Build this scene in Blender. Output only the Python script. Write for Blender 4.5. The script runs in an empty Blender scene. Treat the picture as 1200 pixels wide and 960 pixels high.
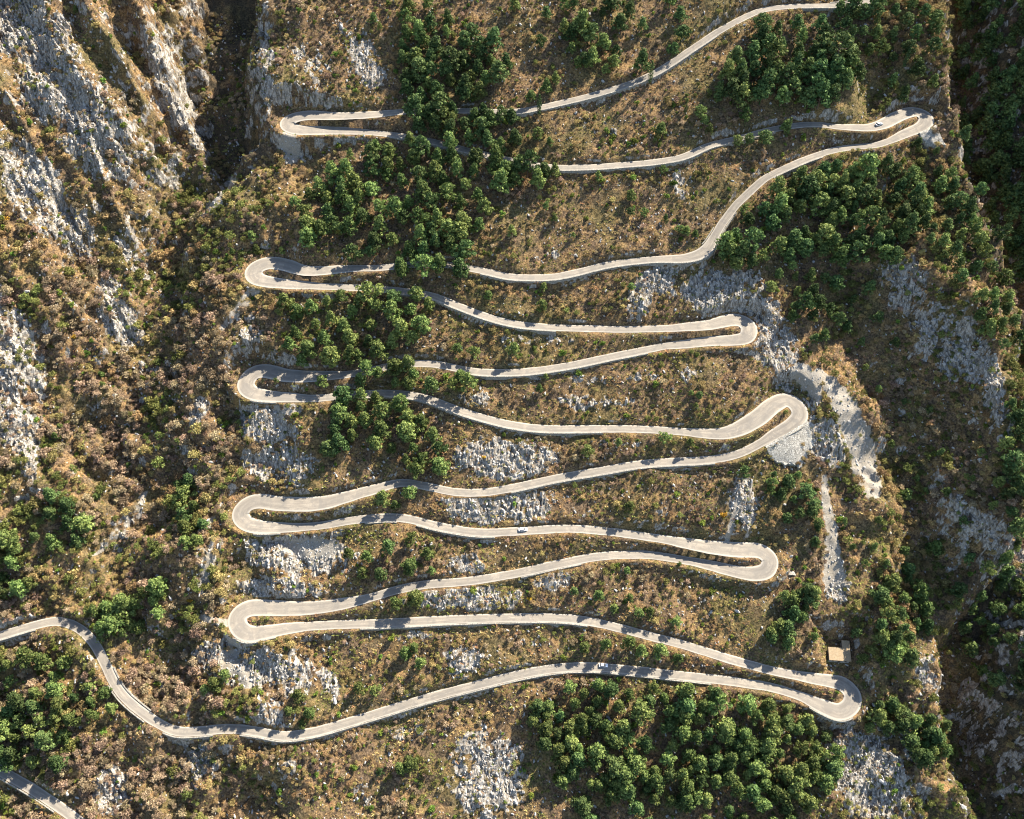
import bpy, bmesh, math, random
import numpy as np
from mathutils import Vector, Matrix

random.seed(7)
RNG = np.random.default_rng(11)
R = math.radians
SC = bpy.context.scene
COL = SC.collection

# ------------------------------------------------------------------ camera model
PITCH, SLOPE, HFOV, DIST = R(54), R(27), R(60), 447.0
TS = math.tan(SLOPE)
F = 600.0 / math.tan(HFOV / 2)
CAM = np.array([0.0, -DIST * math.cos(PITCH), DIST * math.sin(PITCH)])
LOOK = np.array([0.0, math.cos(PITCH), -math.sin(PITCH)])
UP = np.array([0.0, math.sin(PITCH), math.cos(PITCH)])


def ray(u, v):
    u = np.asarray(u, float); v = np.asarray(v, float)
    a = (u - 600) / F; b = (480 - v) / F
    return np.stack([a, LOOK[1] + b * UP[1], LOOK[2] + b * UP[2]], -1)


def on_plane(u, v):
    d = ray(u, v)
    t = (CAM[2] - TS * CAM[1]) / (TS * d[..., 1] - d[..., 2])
    return CAM + t[..., None] * d


def project(x, y, z):
    dy = y - CAM[1]; dz = z - CAM[2]
    w = np.maximum(dy * LOOK[1] + dz * LOOK[2], 20.0)
    s = dy * UP[1] + dz * UP[2]
    return 600 + F * x / w, 480 - F * s / w


# ------------------------------------------------------------------ noise
def _h(ix, iy, seed):
    h = (ix.astype(np.int64) * 374761393 + iy.astype(np.int64) * 668265263 + seed * 1442695041) & 0xFFFFFFFF
    h = ((h ^ (h >> 13)) * 1274126177) & 0xFFFFFFFF
    h = ((h ^ (h >> 16)) * 2246822519) & 0xFFFFFFFF
    return ((h ^ (h >> 15)) & 0xFFFFFF) / float(0xFFFFFF)


def vnoise(x, y, seed=0):
    ix = np.floor(x); iy = np.floor(y)
    fx = x - ix; fy = y - iy
    fx = fx * fx * fx * (fx * (fx * 6 - 15) + 10); fy = fy * fy * fy * (fy * (fy * 6 - 15) + 10)
    a = _h(ix, iy, seed); b = _h(ix + 1, iy, seed); c = _h(ix, iy + 1, seed); d = _h(ix + 1, iy + 1, seed)
    return (a + (b - a) * fx) * (1 - fy) + (c + (d - c) * fx) * fy


def fbm(x, y, seed=0, octv=4, gain=0.5):
    s = 0; a = 1; t = 0
    for i in range(octv):
        s = s + a * vnoise(x, y, seed + i * 17); t += a
        a *= gain; x = x * 2.03 + 13.1; y = y * 2.03 + 7.7
    return s / t


def ridged(x, y, seed=0, octv=3):
    s = 0; a = 1; t = 0
    for i in range(octv):
        s = s + a * (1 - np.abs(2 * vnoise(x, y, seed + i * 31) - 1)); t += a
        a *= 0.5; x = x * 2.1 + 3.3; y = y * 2.1 + 9.1
    return s / t


def sstep(a, b, x):
    t = np.clip((x - a) / (b - a), 0, 1)
    return t * t * (3 - 2 * t)


def pline(pts, v, k=1):
    p = np.array(pts, float)
    return np.interp(v, p[:, 0], p[:, k])


# ------------------------------------------------------------------ base relief: offset (m) above the tilted plane
GULLY_L = [(-300, 290, 40), (-40, 274, 44), (70, 272, 44), (150, 262, 38), (200, 236, 28), (240, 212, 22), (330, 190, 15), (450, 178, 12), (560, 185, 10), (620, 165, 8), (680, 130, 6), (800, 60, 3), (1000, -60, 2), (1300, -200, 0)]
EDGE_R = [(-300, 1085), (-40, 1098), (60, 1110), (120, 1116), (180, 1126), (230, 1146), (300, 1176), (380, 1196), (450, 1192), (520, 1194), (590, 1194), (650, 1160), (700, 1118), (740, 1100), (800, 1096), (850, 1106), (900, 1120), (960, 1132), (1300, 1150)]
GULLY_R = [(-300, 1000, 0), (250, 985, 0), (330, 1000, 4), (430, 1020, 7), (520, 1058, 9), (600, 1085, 11), (660, 1100, 15), (720, 1112, 9), (790, 1125, 0), (1300, 1250, 0)]


def relief(u, v):
    n1 = fbm(u / 95, v / 95, 3, 4) - 0.5
    n2 = fbm(u / 30, v / 30, 5, 3) - 0.5
    wob = 60 * (fbm(u / 75 + 4, v / 75, 9, 4) - 0.5)
    inner = sstep(300, 420, u) * (1 - sstep(940, 1040, u))
    h = n1 * (26 - 18 * inner) + n2 * (9.5 - 6.9 * inner)
    # left mountain flank, rising away from the gully, cut by ribs that run down to the right
    gx = pline(GULLY_L, v) + wob * 0.7 + 34 * (fbm(u / 24, v / 24, 63, 3) - 0.5); gd = pline(GULLY_L, v, 2)
    d = u - gx
    h = h - gd * np.exp(-np.where(d > 0, (d / 30) ** 2, (np.maximum(-d - 1.2 * gd, 0) / 46) ** 2))
    left = sstep(0, 130, -d)
    h = h + (0.06 + 0.08 * sstep(250, 420, v)) * np.maximum(-d - 60, 0) * sstep(1000, 500, v)
    q = (u - 0.62 * v)
    rib = ridged(q / 70 + 0.4 * vnoise(u / 80, v / 80, 21), (v + 0.5 * u) / 330, 41, 2)
    h = h + left * sstep(620, 330, v) * 24 * (rib - 0.55)
    # rock pillar in the upper left gully
    pd = (u - (166 + 0.42 * (v - 20)) - wob * 0.3)
    h = h + 14 * np.exp(-(pd / 15) ** 2) * sstep(-60, 30, v) * (1 - sstep(150, 200, v))
    # second gully on the right, between the road face and the rocky spur
    g2 = pline(GULLY_R, v) + wob * 0.6; gd2 = pline(GULLY_R, v, 2)
    d2 = u - g2
    h = h - gd2 * np.exp(-np.where(d2 > 0, (d2 / 38) ** 2, (d2 / 44) ** 2))
    # the rocky spur
    sp = pline([(200, 1080), (330, 1090), (420, 1140), (520, 1178), (620, 1190), (720, 1205), (1300, 1300)], v)
    h = h + 20 * np.exp(-((u - sp - wob * 0.5) / 42) ** 2) * sstep(240, 380, v) * (1 - sstep(590, 740, v))
    # the ravine beyond the right-hand edge and the mountain across it
    ed = pline(EDGE_R, v) + wob * 0.3 + 18 * (fbm(u / 22, v / 22, 61, 3) - 0.5)
    s = u - ed
    cut = sstep(0, 46, s) * sstep(1250, 700, v) + sstep(0, 46, s) * 0.3
    h = h - np.minimum(cut, 1) * (44 - 10 * sstep(300, 600, v))
    h = h + 0.62 * np.maximum(s - 62, 0) * sstep(1800, 900, u) + 0.12 * np.clip(s - 62, 0, 900) * sstep(700, 1800, u)
    return h


# ------------------------------------------------------------------ ground grid
corner = on_plane(np.array([-60., 1260., -60., 1260.]), np.array([-40., -40., 1010., 1010.]))
X0, X1, Y0, Y1 = corner[:, 0].min(), corner[:, 0].max(), corner[:, 1].min(), corner[:, 1].max()
STEP = 0.72


def axis(a, b, step, reach):
    mid = np.arange(a, b, step)
    out = []; s = step; p = 0
    while p < reach:
        s = min(s * 1.12, 40.0); p += s; out.append(p)
    out = np.array(out)
    return np.concatenate([(a - out)[::-1], mid, mid[-1] + out])


XS = axis(X0, X1, STEP, 900.0)
YS = axis(Y0, Y1, STEP, 420.0)
GX, GY = np.meshgrid(XS, YS)
PU, PV = project(GX, GY, TS * GY)
PU = np.clip(PU, -1400, 2600); PV = np.clip(PV, -900, 1900)
GH = relief(PU, PV)
GZ = TS * GY + GH
far_y = np.clip(np.abs(GY) - 330, 0, None)
GZ = np.where(GY > 0, GZ - far_y * 0.25, GZ + far_y * 0.45)


def gidx(x, y):
    i = np.clip(np.searchsorted(XS, x) - 1, 0, len(XS) - 2); j = np.clip(np.searchsorted(YS, y) - 1, 0, len(YS) - 2)
    fx = np.clip((x - XS[i]) / (XS[i + 1] - XS[i]), 0, 1); fy = np.clip((y - YS[j]) / (YS[j + 1] - YS[j]), 0, 1)
    return i, j, fx, fy


def sample(G, x, y):
    x = np.asarray(x, float); y = np.asarray(y, float)
    i, j, fx, fy = gidx(x, y)
    return (G[j, i] * (1 - fx) + G[j, i + 1] * fx) * (1 - fy) + (G[j + 1, i] * (1 - fx) + G[j + 1, i + 1] * fx) * fy


def hit(u, v):
    """where the sight lines through (u, v) meet the ground"""
    u = np.atleast_1d(np.asarray(u, float)); v = np.atleast_1d(np.asarray(v, float))
    d = ray(u, v)
    t = np.full(len(u), 250.0); done = np.zeros(len(u), bool)
    for k in range(700):
        p = CAM + t[:, None] * d
        below = p[:, 2] < sample(GZ, p[:, 0], p[:, 1])
        done |= below
        if done.all(): break
        t = np.where(done, t, t + 0.8)
    lo = t - 0.8; hi = t.copy()
    for k in range(8):
        m = (lo + hi) / 2; p = CAM + m[:, None] * d
        below = p[:, 2] < sample(GZ, p[:, 0], p[:, 1])
        hi = np.where(below, m, hi); lo = np.where(below, lo, m)
    return CAM + hi[:, None] * d


# ------------------------------------------------------------------ the road (u, v, half width)
W = 2.15
ROAD = [
    [(1085, -34), (1062, -16), (1037, -4), (1010, 3), (985, 6.5), (957, 7), (927, 7.5), (897, 11), (877, 18), (858, 28), (840, 38), (822, 50), (807, 60), (785, 75), (763, 88), (733, 100), (693, 112), (660, 120), (633, 126), (600, 131), (553, 130), (510, 130), (473, 131), (440, 134, 2.9), (400, 136, 3.2), (380, 135.5, 3.8), (362, 135, 4.2), (348, 137, 4.4), (339, 141, 4.4)],
    [(337, 145.5, 4.4), (341, 150, 4.4), (352, 152.5, 4.2), (375, 153, 3.6), (400, 153.3, 3.2), (433, 155, W), (467, 159), (492, 163), (520, 169), (550, 177), (577, 183), (607, 190), (647, 196), (690, 196), (733, 193), (767, 190), (800, 184), (833, 170), (867, 162), (900, 153), (933, 147), (960, 146), (980, 148.5), (1002, 149.5, 2.8), (1020, 149.5, 3.2), (1036, 145, 4.0), (1052, 136.5, 4.2), (1068, 131, 4.2), (1080, 133, 4.2)],
    [(1086, 140, 4.2), (1080, 148.5, 3.8), (1060, 157, 3.2), (1043, 165), (1027, 170), (1013, 171.5), (995, 173), (975, 176.5), (955, 183), (933, 191.5), (900, 207), (886, 218), (873, 230), (862, 241), (853, 253), (845, 264), (837, 278), (830, 290, 3.2), (820, 298, 3.4), (800, 303, 3.0), (767, 304), (727, 308), (700, 313), (673, 320), (643, 325), (600, 324.5), (573, 319), (543, 313), (517, 310), (483, 310), (443, 314), (418, 314.5), (393, 316, 2.9), (368, 317.5, 3.4), (352, 316, 3.9), (335, 310.5, 4.4), (317, 308, 4.7), (304, 311.5, 4.8)],
    [(297, 318.5, 4.8), (300, 326, 4.6), (310, 329.5, 4.2), (327, 332, 3.5), (352, 334, 3.0), (377, 335.5), (410, 337), (433, 338), (470, 341), (507, 347), (533, 357), (567, 370), (600, 379), (640, 383.5), (700, 385.5), (733, 386), (780, 385), (805, 383, 2.9), (830, 381, 3.4), (847, 377, 4.0), (860, 374.5, 4.4), (870, 376.5, 4.4), (877, 382, 4.4)],
    [(878, 389, 4.4), (873, 396.5, 4.2), (855, 399, 3.6), (830, 400, 3.2), (805, 403, 2.9), (780, 405.5), (767, 408), (717, 418), (667, 428.5), (617, 435.5), (573, 436.5), (547, 434), (510, 427), (470, 427), (430, 435), (405, 439), (388, 440, 2.9), (367, 441, 3.6), (350, 441, 4.0), (333, 439.5, 4.3), (310, 434.5, 4.6), (296, 438, 4.6)],
    [(288, 449, 4.6), (291, 457.5, 4.5), (300, 462, 4.2), (317, 464.5, 3.6), (342, 466, 3.0), (367, 467), (392, 465), (430, 461.5), (467, 461.5), (500, 467), (527, 477), (560, 488), (600, 498), (640, 502.5), (700, 502.5), (750, 503), (800, 506), (817, 507.5, 2.8), (842, 508.5, 3.4), (858, 505.5, 4.1), (875, 498, 4.8), (891, 487.5, 5.0), (905, 475.5, 4.8), (920, 468.5, 4.4)],
    [(933, 474.5, 4.4), (937.5, 486, 4.4), (930, 496, 4.0), (908, 509, 3.1), (892, 519), (867, 531.5), (842, 537.5), (817, 540), (800, 540.5), (750, 544), (700, 552.5), (650, 561), (600, 572), (567, 577), (533, 576.5), (500, 570), (470, 566), (433, 575, 2.9), (408, 582, 3.3), (383, 588.5, 4.0), (358, 591, 4.3), (325, 590, 4.3), (305, 587, 4.4), (290, 591, 4.4)],
    [(281.5, 602, 4.4), (287, 612.5, 4.3), (300, 617, 4.0), (325, 618.5, 3.1), (358, 617.5), (383, 615), (408, 610.5), (433, 607.5), (460, 606.5), (483, 609), (517, 617.5), (560, 624), (600, 623), (667, 619.5), (717, 623.5), (750, 628), (780, 632.5), (805, 637, 3.1), (830, 641, 3.7), (855, 643.5, 4.3), (872, 644.5, 4.4), (888, 645, 4.3), (898, 650, 4.2)],
    [(903, 658, 4.2), (898, 669, 4.2), (883, 672.5, 4.0), (863, 670, 3.4), (838, 664, 3.0), (813, 658.5), (780, 653), (750, 650), (700, 652.5), (650, 662), (600, 673), (550, 681), (500, 685), (467, 691), (430, 701.5), (405, 707, 3.0), (380, 711, 3.4), (355, 713, 3.7), (330, 713, 4.1), (305, 712, 4.4), (292, 713, 4.6)],
    [(281, 719, 4.6), (277.5, 728, 4.6), (282.5, 738, 4.6), (293, 743, 4.4), (313, 740.5, 3.5), (338, 736.5, 2.9), (363, 734), (397, 732), (430, 731), (467, 729.5), (533, 726), (600, 724), (650, 724), (690, 728), (733, 738), (767, 747), (800, 755.5), (850, 771), (880, 779.5), (905, 786), (930, 791), (955, 795.5, 2.9), (972, 798, 3.3), (988, 802, 4.0)],
    [(999, 814, 4.3), (997, 827, 4.3), (984, 834.5, 4.2), (968, 829.5, 3.9), (955, 824, 3.3), (938, 816), (913, 808), (897, 804), (880, 802), (850, 797.5), (800, 792), (750, 786.5), (700, 782), (660, 782.5), (617, 789), (567, 801), (500, 818.5), (450, 834), (400, 849), (367, 858), (333, 862.5), (300, 857), (267, 854), (235, 857), (207, 857), (183, 846), (163, 832), (145, 816), (132, 797), (121, 773), (108, 751), (90, 735), (67, 728), (40, 733), (0, 745), (-40, 757)],
]
LOWER = [(-60, 868), (0, 903), (33, 922), (67, 944), (90, 961), (120, 985), (150, 1015)]


def resample(pts, n_per=4.0):
    """smooth curve through (u, v, hw) points"""
    P = []; w = W
    for p in pts:
        P.append((p[0], p[1], p[2] if len(p) > 2 else W))
    P = np.array(P, float)
    Q = np.vstack([2 * P[0] - P[1], P, 2 * P[-1] - P[-2]])
    out = []
    for i in range(1, len(Q) - 2):
        a, b, c, d = Q[i - 1], Q[i], Q[i + 1], Q[i + 2]
        n = max(2, int(np.hypot(*(c - b)[:2]) / 1.2))
        for k in range(n):
            t = k / n
            out.append(0.5 * ((2 * b) + (-a + c) * t + (2 * a - 5 * b + 4 * c - d) * t * t + (-a + 3 * b - 3 * c + d) * t ** 3))
    out.append(Q[-2])
    return np.array(out)


def gauss_smooth(z, s, sigma):
    """gaussian filter along arclength s"""
    out = np.empty_like(z)
    for i in range(len(z)):
        lo = np.searchsorted(s, s[i] - 3 * sigma); hi = np.searchsorted(s, s[i] + 3 * sigma)
        w = np.exp(-0.5 * ((s[lo:hi] - s[i]) / sigma) ** 2)
        out[i] = (w * z[lo:hi]).sum() / w.sum()
    return out


def arclen(p):
    return np.concatenate([[0], np.cumsum(np.linalg.norm(np.diff(p, axis=0), axis=1))])


def build_line(uvw, branch, sigma):
    p = hit(uvw[:, 0], uvw[:, 1])
    for it in range(2):
        s = arclen(p[:, :2])
        z = gauss_smooth(p[:, 2], s, sigma)
        d = ray(uvw[:, 0], uvw[:, 1])
        t = (z - CAM[2]) / d[:, 2]
        p = CAM + t[:, None] * d
    # even spacing and a light smoothing in plan
    s = arclen(p[:, :2]); L = np.arange(0, s[-1], 0.7)
    q = np.stack([np.interp(L, s, p[:, k]) for k in range(3)], -1)
    for k in range(2): q[:, k] = gauss_smooth(q[:, k], L, 1.3)
    q[:, 2] = gauss_smooth(q[:, 2], L, 5.0)
    hw = gauss_smooth(np.interp(L, s, uvw[:, 2]), L, 3.0)
    br = np.round(np.interp(L, s, branch)).astype(int)
    return q, hw, br


uvs = resample([p for b in ROAD for p in b])
apex = np.array([0.5 * (np.array(ROAD[i][-1][:2]) + np.array(ROAD[i + 1][0][:2])) for i in range(len(ROAD) - 1)])
br = np.zeros(len(uvs)); last = 0
for a in apex:
    k = last + int(np.argmin(((uvs[last:, :2] - a) ** 2).sum(1)[:700])); br[k:] += 1; last = k
uvs[:, 2] = np.where(uvs[:, 2] > 2.2, 2.15 + (uvs[:, 2] - 2.15) * 0.9, uvs[:, 2])
RP, RW, RB = build_line(uvs, br, 13.0)
uv2 = resample(LOWER)
LP, LW, LB = build_line(uv2, np.full(len(uv2), 11.0), 9.0)
LB[:] = 11
NB = 12

# ------------------------------------------------------------------ cut and fill the ground to the road
BASE = GZ.copy()
DIST_B = np.full((NB,) + GX.shape, 99.0, np.float32); Z_B = np.zeros((NB,) + GX.shape, np.float32); W_B = np.zeros((NB,) + GX.shape, np.float32)
for P, Wd, Bi in ((RP, RW, RB), (LP, LW, LB)):
    for k in range(len(P)):
        x, y, z = P[k]
        i0, i1 = np.searchsorted(XS, (x - 16, x + 16)); j0, j1 = np.searchsorted(YS, (y - 16, y + 16))
        if i1 <= i0 or j1 <= j0: continue
        dd = np.hypot(XS[None, i0:i1] - x, YS[j0:j1, None] - y)
        for b in {Bi[k]}:
            cur = DIST_B[b, j0:j1, i0:i1]
            m = dd < cur
            cur[m] = dd[m]; Z_B[b, j0:j1, i0:i1][m] = z; W_B[b, j0:j1, i0:i1][m] = Wd[k]
E = DIST_B - W_B - 0.9          # distance past the shoulder
near = DIST_B < 90
BATTER = 0.8 + 0.9 * fbm(GX / 6, GY / 6, 88, 3) + 0.5 * (vnoise(GX / 1.8, GY / 1.8, 89) - 0.5)
for b in range(NB):
    m = near[b]; GZ[m] = np.minimum(GZ[m], (Z_B[b] + 2.4 * BATTER * np.maximum(E[b], 0))[m])
for b in range(NB):
    m = near[b] & (E[b] < 3.2); GZ[m] = np.maximum(GZ[m], (Z_B[b] - 5.0 * np.maximum(E[b], 0))[m])
for b in range(10):
    e1 = np.maximum(E[b], 0); e2 = np.maximum(E[b + 1], 0)
    m = near[b] & near[b + 1] & (e1 + e2 < 14)
    wgt = 1 - sstep(8, 14, (e1 + e2)[m])
    zi = (Z_B[b] * e2 + Z_B[b + 1] * e1)[m] / ((e1 + e2)[m] + 1e-3) + 0.55 * np.minimum(np.minimum(e1, e2)[m], 1.0)
    GZ[m] = GZ[m] * (1 - wgt) + zi * wgt
for b in range(NB):
    m = near[b] & (E[b] <= 0); GZ[m] = Z_B[b][m] - 0.16
OFFROAD = np.where(near, DIST_B - W_B, 99).min(0)      # metres from the nearest road edge
# a second pass so that where two branches meet, each road lies clear of the ground
for P, Wd in ((RP, RW), (LP, LW)):
    pass

HUT = hit(np.array([984.]), np.array([781.]))[0]
hx, hy = GX - HUT[0], GY - HUT[1]
dh = np.maximum(np.maximum(np.abs(hx) - 5.6, 0), np.maximum(np.abs(hy - 4.5) - 6.0, 0))
GZ = np.where((OFFROAD > 1.5) & (dh < 12), np.minimum(GZ, HUT[2] + 0.2 + 0.27 * np.clip(hy, 0, 10) + (1.0 + 0.8 * fbm(GX / 4, GY / 4, 71, 3)) * dh), GZ)

# ------------------------------------------------------------------ what the ground is made of
TU, TV = project(GX, GY, GZ)
ROCKS = [  # u, v, ru, rv, strength, shear
    (35, 40, 60, 60, 1, .5), (75, 110, 60, 60, 1, .5), (115, 165, 46, 60, 1, .5), (40, 220, 40, 70, 1, .5), (80, 265, 34, 50, .9, .5), (138, 370, 24, 70, 1, .4), (150, 300, 20, 40, .6, .4), (10, 400, 34, 80, 1.1, .4), (8, 480, 36, 60, 1.1, .4), (35, 540, 14, 40, .7, 0),
    (198, 95, 17, 70, 1.25, .42), (212, 190, 14, 30, .5, .4), (310, 60, 14, 70, .8, 0), (360, 75, 40, 50, .55, .3), (425, 65, 26, 60, .8, .4), (345, 178, 22, 16, 1.1, 0), (335, 118, 36, 12, .8, 0),
    (752, 345, 16, 40, 1, -.2), (770, 330, 26, 26, .9, 0), (850, 342, 50, 28, 1.2, 0), (905, 400, 26, 50, 1.2, .3), (890, 355, 24, 24, 1, .3), (920, 440, 22, 24, .9, 0), (800, 215, 20, 40, .55, 0),
    (590, 538, 64, 26, 1.1, 0), (585, 592, 70, 22, 1.2, 0), (560, 468, 28, 12, .8, 0), (685, 472, 24, 12, .8, 0), (760, 440, 40, 10, .6, 0), (870, 592, 20, 32, 1.1, 0), (690, 445, 60, 9, .55, 0), (640, 398, 90, 9, .6, 0),
    (312, 496, 36, 28, 1.2, .4), (330, 545, 50, 26, .95, .4), (350, 650, 62, 26, 1.2, .4), (330, 690, 60, 16, 1.0, .4), (545, 702, 76, 16, 1, 0), (548, 660, 26, 14, 1, 0), (650, 682, 26, 14, .9, 0), (545, 772, 28, 26, 1, 0), (570, 912, 44, 56, 1.15, 0), (590, 885, 24, 30, .8, 0),
    (268, 775, 40, 30, 1.1, .3), (320, 785, 56, 32, 1.05, .4), (318, 830, 20, 30, .9, .4), (385, 800, 20, 25, .8, .4), (235, 893, 28, 22, 1, 0), (130, 925, 26, 32, 1, 0), (340, 900, 24, 16, .6, 0), (425, 935, 16, 30, .7, 0), (195, 795, 20, 30, .5, 0),
    (1025, 912, 52, 60, 1.2, .4), (982, 692, 16, 14, 1.2, 0), (965, 515, 24, 36, 1.1, .5), (950, 470, 14, 22, .8, 0), (1115, 405, 48, 60, .92, .5), (1062, 335, 28, 50, 1, .3), (1168, 465, 18, 70, .9, .2), (1155, 628, 40, 40, .9, .4), (1185, 660, 22, 40, 1, .4), (1122, 590, 20, 24, .6, 0),
    (1068, 865, 16, 34, 1, 0), (1085, 790, 16, 30, .7, 0), (1100, 110, 10, 80, .5, 0), (660, 300, 60, 10, .5, 0), (720, 520, 60, 8, .5, 0), (680, 600, 60, 12, .5, 0), (780, 600, 40, 14, .45, 0), (800, 440, 50, 14, .55, 0), (700, 470, 90, 14, .5, 0), (470, 745, 60, 10, .5, 0), (620, 750, 60, 14, .5, 0), (820, 700, 60, 20, .45, 0), (480, 860, 50, 20, .5, 0), (740, 215, 50, 14, .45, 0), (700, 150, 70, 18, .4, 0), (295, 395, 26, 34, .7, .3), (235, 480, 14, 30, .7, -.4), (175, 450, 10, 40, .6, -.4), (150, 620, 12, 50, .6, -.5), (245, 660, 12, 40, .8, -.3), (190, 330, 8, 30, .5, 0),
]
SCREES = [  # polylines (u, v, half width px)
    [(938, 436, 9), (950, 448, 10), (958, 462, 5)], [(958, 436, 3), (975, 452, 8), (992, 480, 12), (1006, 512, 13), (1014, 545, 13), (1022, 574, 9)],
    [(966, 560, 2), (968, 590, 4), (975, 625, 5), (976, 650, 8), (977, 675, 12)], [(275, 205, 5), (258, 235, 6), (232, 262, 4)],
    [(298, 342, 8), (280, 362, 8), (262, 384, 4)], [(172, 575, 3), (150, 608, 8), (132, 632, 5), (105, 652, 3)], [(250, 610, 5), (240, 650, 9), (238, 690, 8)],
    [(340, 160, 10), (342, 172, 12), (345, 186, 6)], [(340, 640, 9), (362, 642, 13), (388, 643, 11)], [(275, 752, 6), (270, 775, 12), (290, 800, 8)], [(230, 722, 3), (250, 728, 5), (272, 731, 4)],
    [(290, 486, 3), (320, 482, 10), (350, 480, 6)],
    [(865, 590, 5), (850, 640, 2)],
]


def seg_dist(u, v, pl):
    best = np.full(u.shape, 9.0)
    for a, b in zip(pl[:-1], pl[1:]):
        du, dv = b[0] - a[0], b[1] - a[1]
        t = np.clip(((u - a[0]) * du + (v - a[1]) * dv) / (du * du + dv * dv + 1e-6), 0, 1)
        d = np.hypot(u - a[0] - t * du, v - a[1] - t * dv) / (a[2] + t * (b[2] - a[2]))
        best = np.minimum(best, d)
    return best


def rock_scree(u, v):
    rock = np.zeros(u.shape)
    for (a, b, ru, rv, st, sh) in ROCKS:
        m = (np.abs(v - b) < rv * 2) & (np.abs(u - a) < ru * 2 + abs(sh) * rv * 2)
        if not m.any(): continue
        du = (u[m] - a - sh * (v[m] - b)) / ru; dv = (v[m] - b) / rv
        rock[m] = np.maximum(rock[m], st * np.exp(-(du * du + dv * dv) * 0.9))
    scr = np.zeros(u.shape)
    for pl in SCREES:
        if pl[0][0] > 900: pl = [(a, b, c * 1.25 + 1) for a, b, c in pl]
        weak = 0.62 if pl[0][0] < 300 and pl[0][1] < 700 else 1.0
        c = np.array(pl)
        m = (u > c[:, 0].min() - 45) & (u < c[:, 0].max() + 45) & (v > c[:, 1].min() - 45) & (v < c[:, 1].max() + 45)
        if m.any():
            scr[m] = np.maximum(scr[m], weak * (1 - sstep(0.55, 1.25, seg_dist(u[m], v[m], pl))))
    return rock, scr


ROCKF, SCREEF = rock_scree(TU, TV)
breakup = 0.6 * fbm(TU / 12, TV / 12, 77, 4, 0.62) + 0.4 * fbm(TU / 5, TV / 5, 79, 3)
streak = fbm((TU - 0.45 * TV) / 5, (TV + 0.3 * TU) / 22, 78, 3)
ROCK = sstep(0.41, 0.52, np.minimum(ROCKF, 1.05) * (-0.42 + 2.05 * breakup + 0.5 * streak) + 0.1 * (breakup - 0.5))
edge_noise = fbm(TU / 4, TV / 4, 91, 3) - 0.5
SCREE = np.clip(sstep(0.42, 0.62, SCREEF + (edge_noise * 1.1 + np.where(TU > 900, 0.55, 2.0) * (breakup - 0.5)) * (SCREEF > 0.02)), 0, 1)
gyz, gxz = np.gradient(GZ, YS, XS)
steep = np.hypot(gxz, gyz - 0)
island = np.zeros(GX.shape, bool)
for b in range(10): island |= near[b] & near[b + 1] & (np.maximum(E[b], 0) + np.maximum(E[b + 1], 0) < 13)
cutbank = 0.9 * ~island * sstep(1.3, 2.0, steep) * (OFFROAD < 9) * sstep(0.38, 0.58, breakup)
steep_rock = sstep(1.2, 1.8, steep) * 0.8 * sstep(0.42, 0.6, breakup)
ROCK = np.clip(np.maximum.reduce([ROCK, cutbank, steep_rock]), 0, 1)
near_road = sstep(1.0, 2.6, OFFROAD)
ROCK *= np.where(OFFROAD < 1.2, 0.2, 1)
# real relief of the rock: leaning ribs, cracks and ledges; small lumps elsewhere
fade = near_road
leftish = sstep(330, 200, TU)
shr = 0.12 + 0.5 * leftish + 0.4 * sstep(950, 1080, TU) + 0.3 * (vnoise(GX / 40, GY / 40, 8) - 0.5)
wx = 1.6 * (fbm(GX / 6, GY / 6, 14, 3) - 0.5) * 2
qx = GX + shr * GY + wx; qy = GY - shr * GX
r1 = ridged(qx / 4.6, qy / 15, 201, 3)
r2 = ridged(qx / 2.3 + 0.8 * vnoise(GX / 2.5, GY / 2.5, 33), qy / 4.6, 207, 3)
r3 = np.abs(vnoise(qx / 1.5, qy / 2.2 - qx / 4.0, 212) - 0.5) * 2
GZ += ROCK * fade * ((1 - SCREE) * ((2.2 + 2.6 * leftish) * (r1 - 0.55) + 2.2 * (r2 - 0.5) + 1.2 * (r3 - 0.4)))
GZ += (1 - ROCK) * (1 - SCREE) * fade * (0.9 * (fbm(GX / 4.2, GY / 4.2, 230, 3) - 0.5) + 0.35 * (vnoise(GX / 1.4, GY / 1.4, 236) - 0.5))
GZ += SCREE * fade * 0.25 * (vnoise(GX / 1.3, GY / 1.3, 240) - 0.5)

# ------------------------------------------------------------------ materials
MATS = {}


def mat(name, rough=0.9, spec=0.2):
    m = bpy.data.materials.new(name); m.use_nodes = True
    nt = m.node_tree; b = nt.nodes['Principled BSDF']
    b.inputs['Roughness'].default_value = rough
    b.inputs['Specular IOR Level'].default_value = spec
    MATS[name] = m
    return m, nt, b


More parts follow.
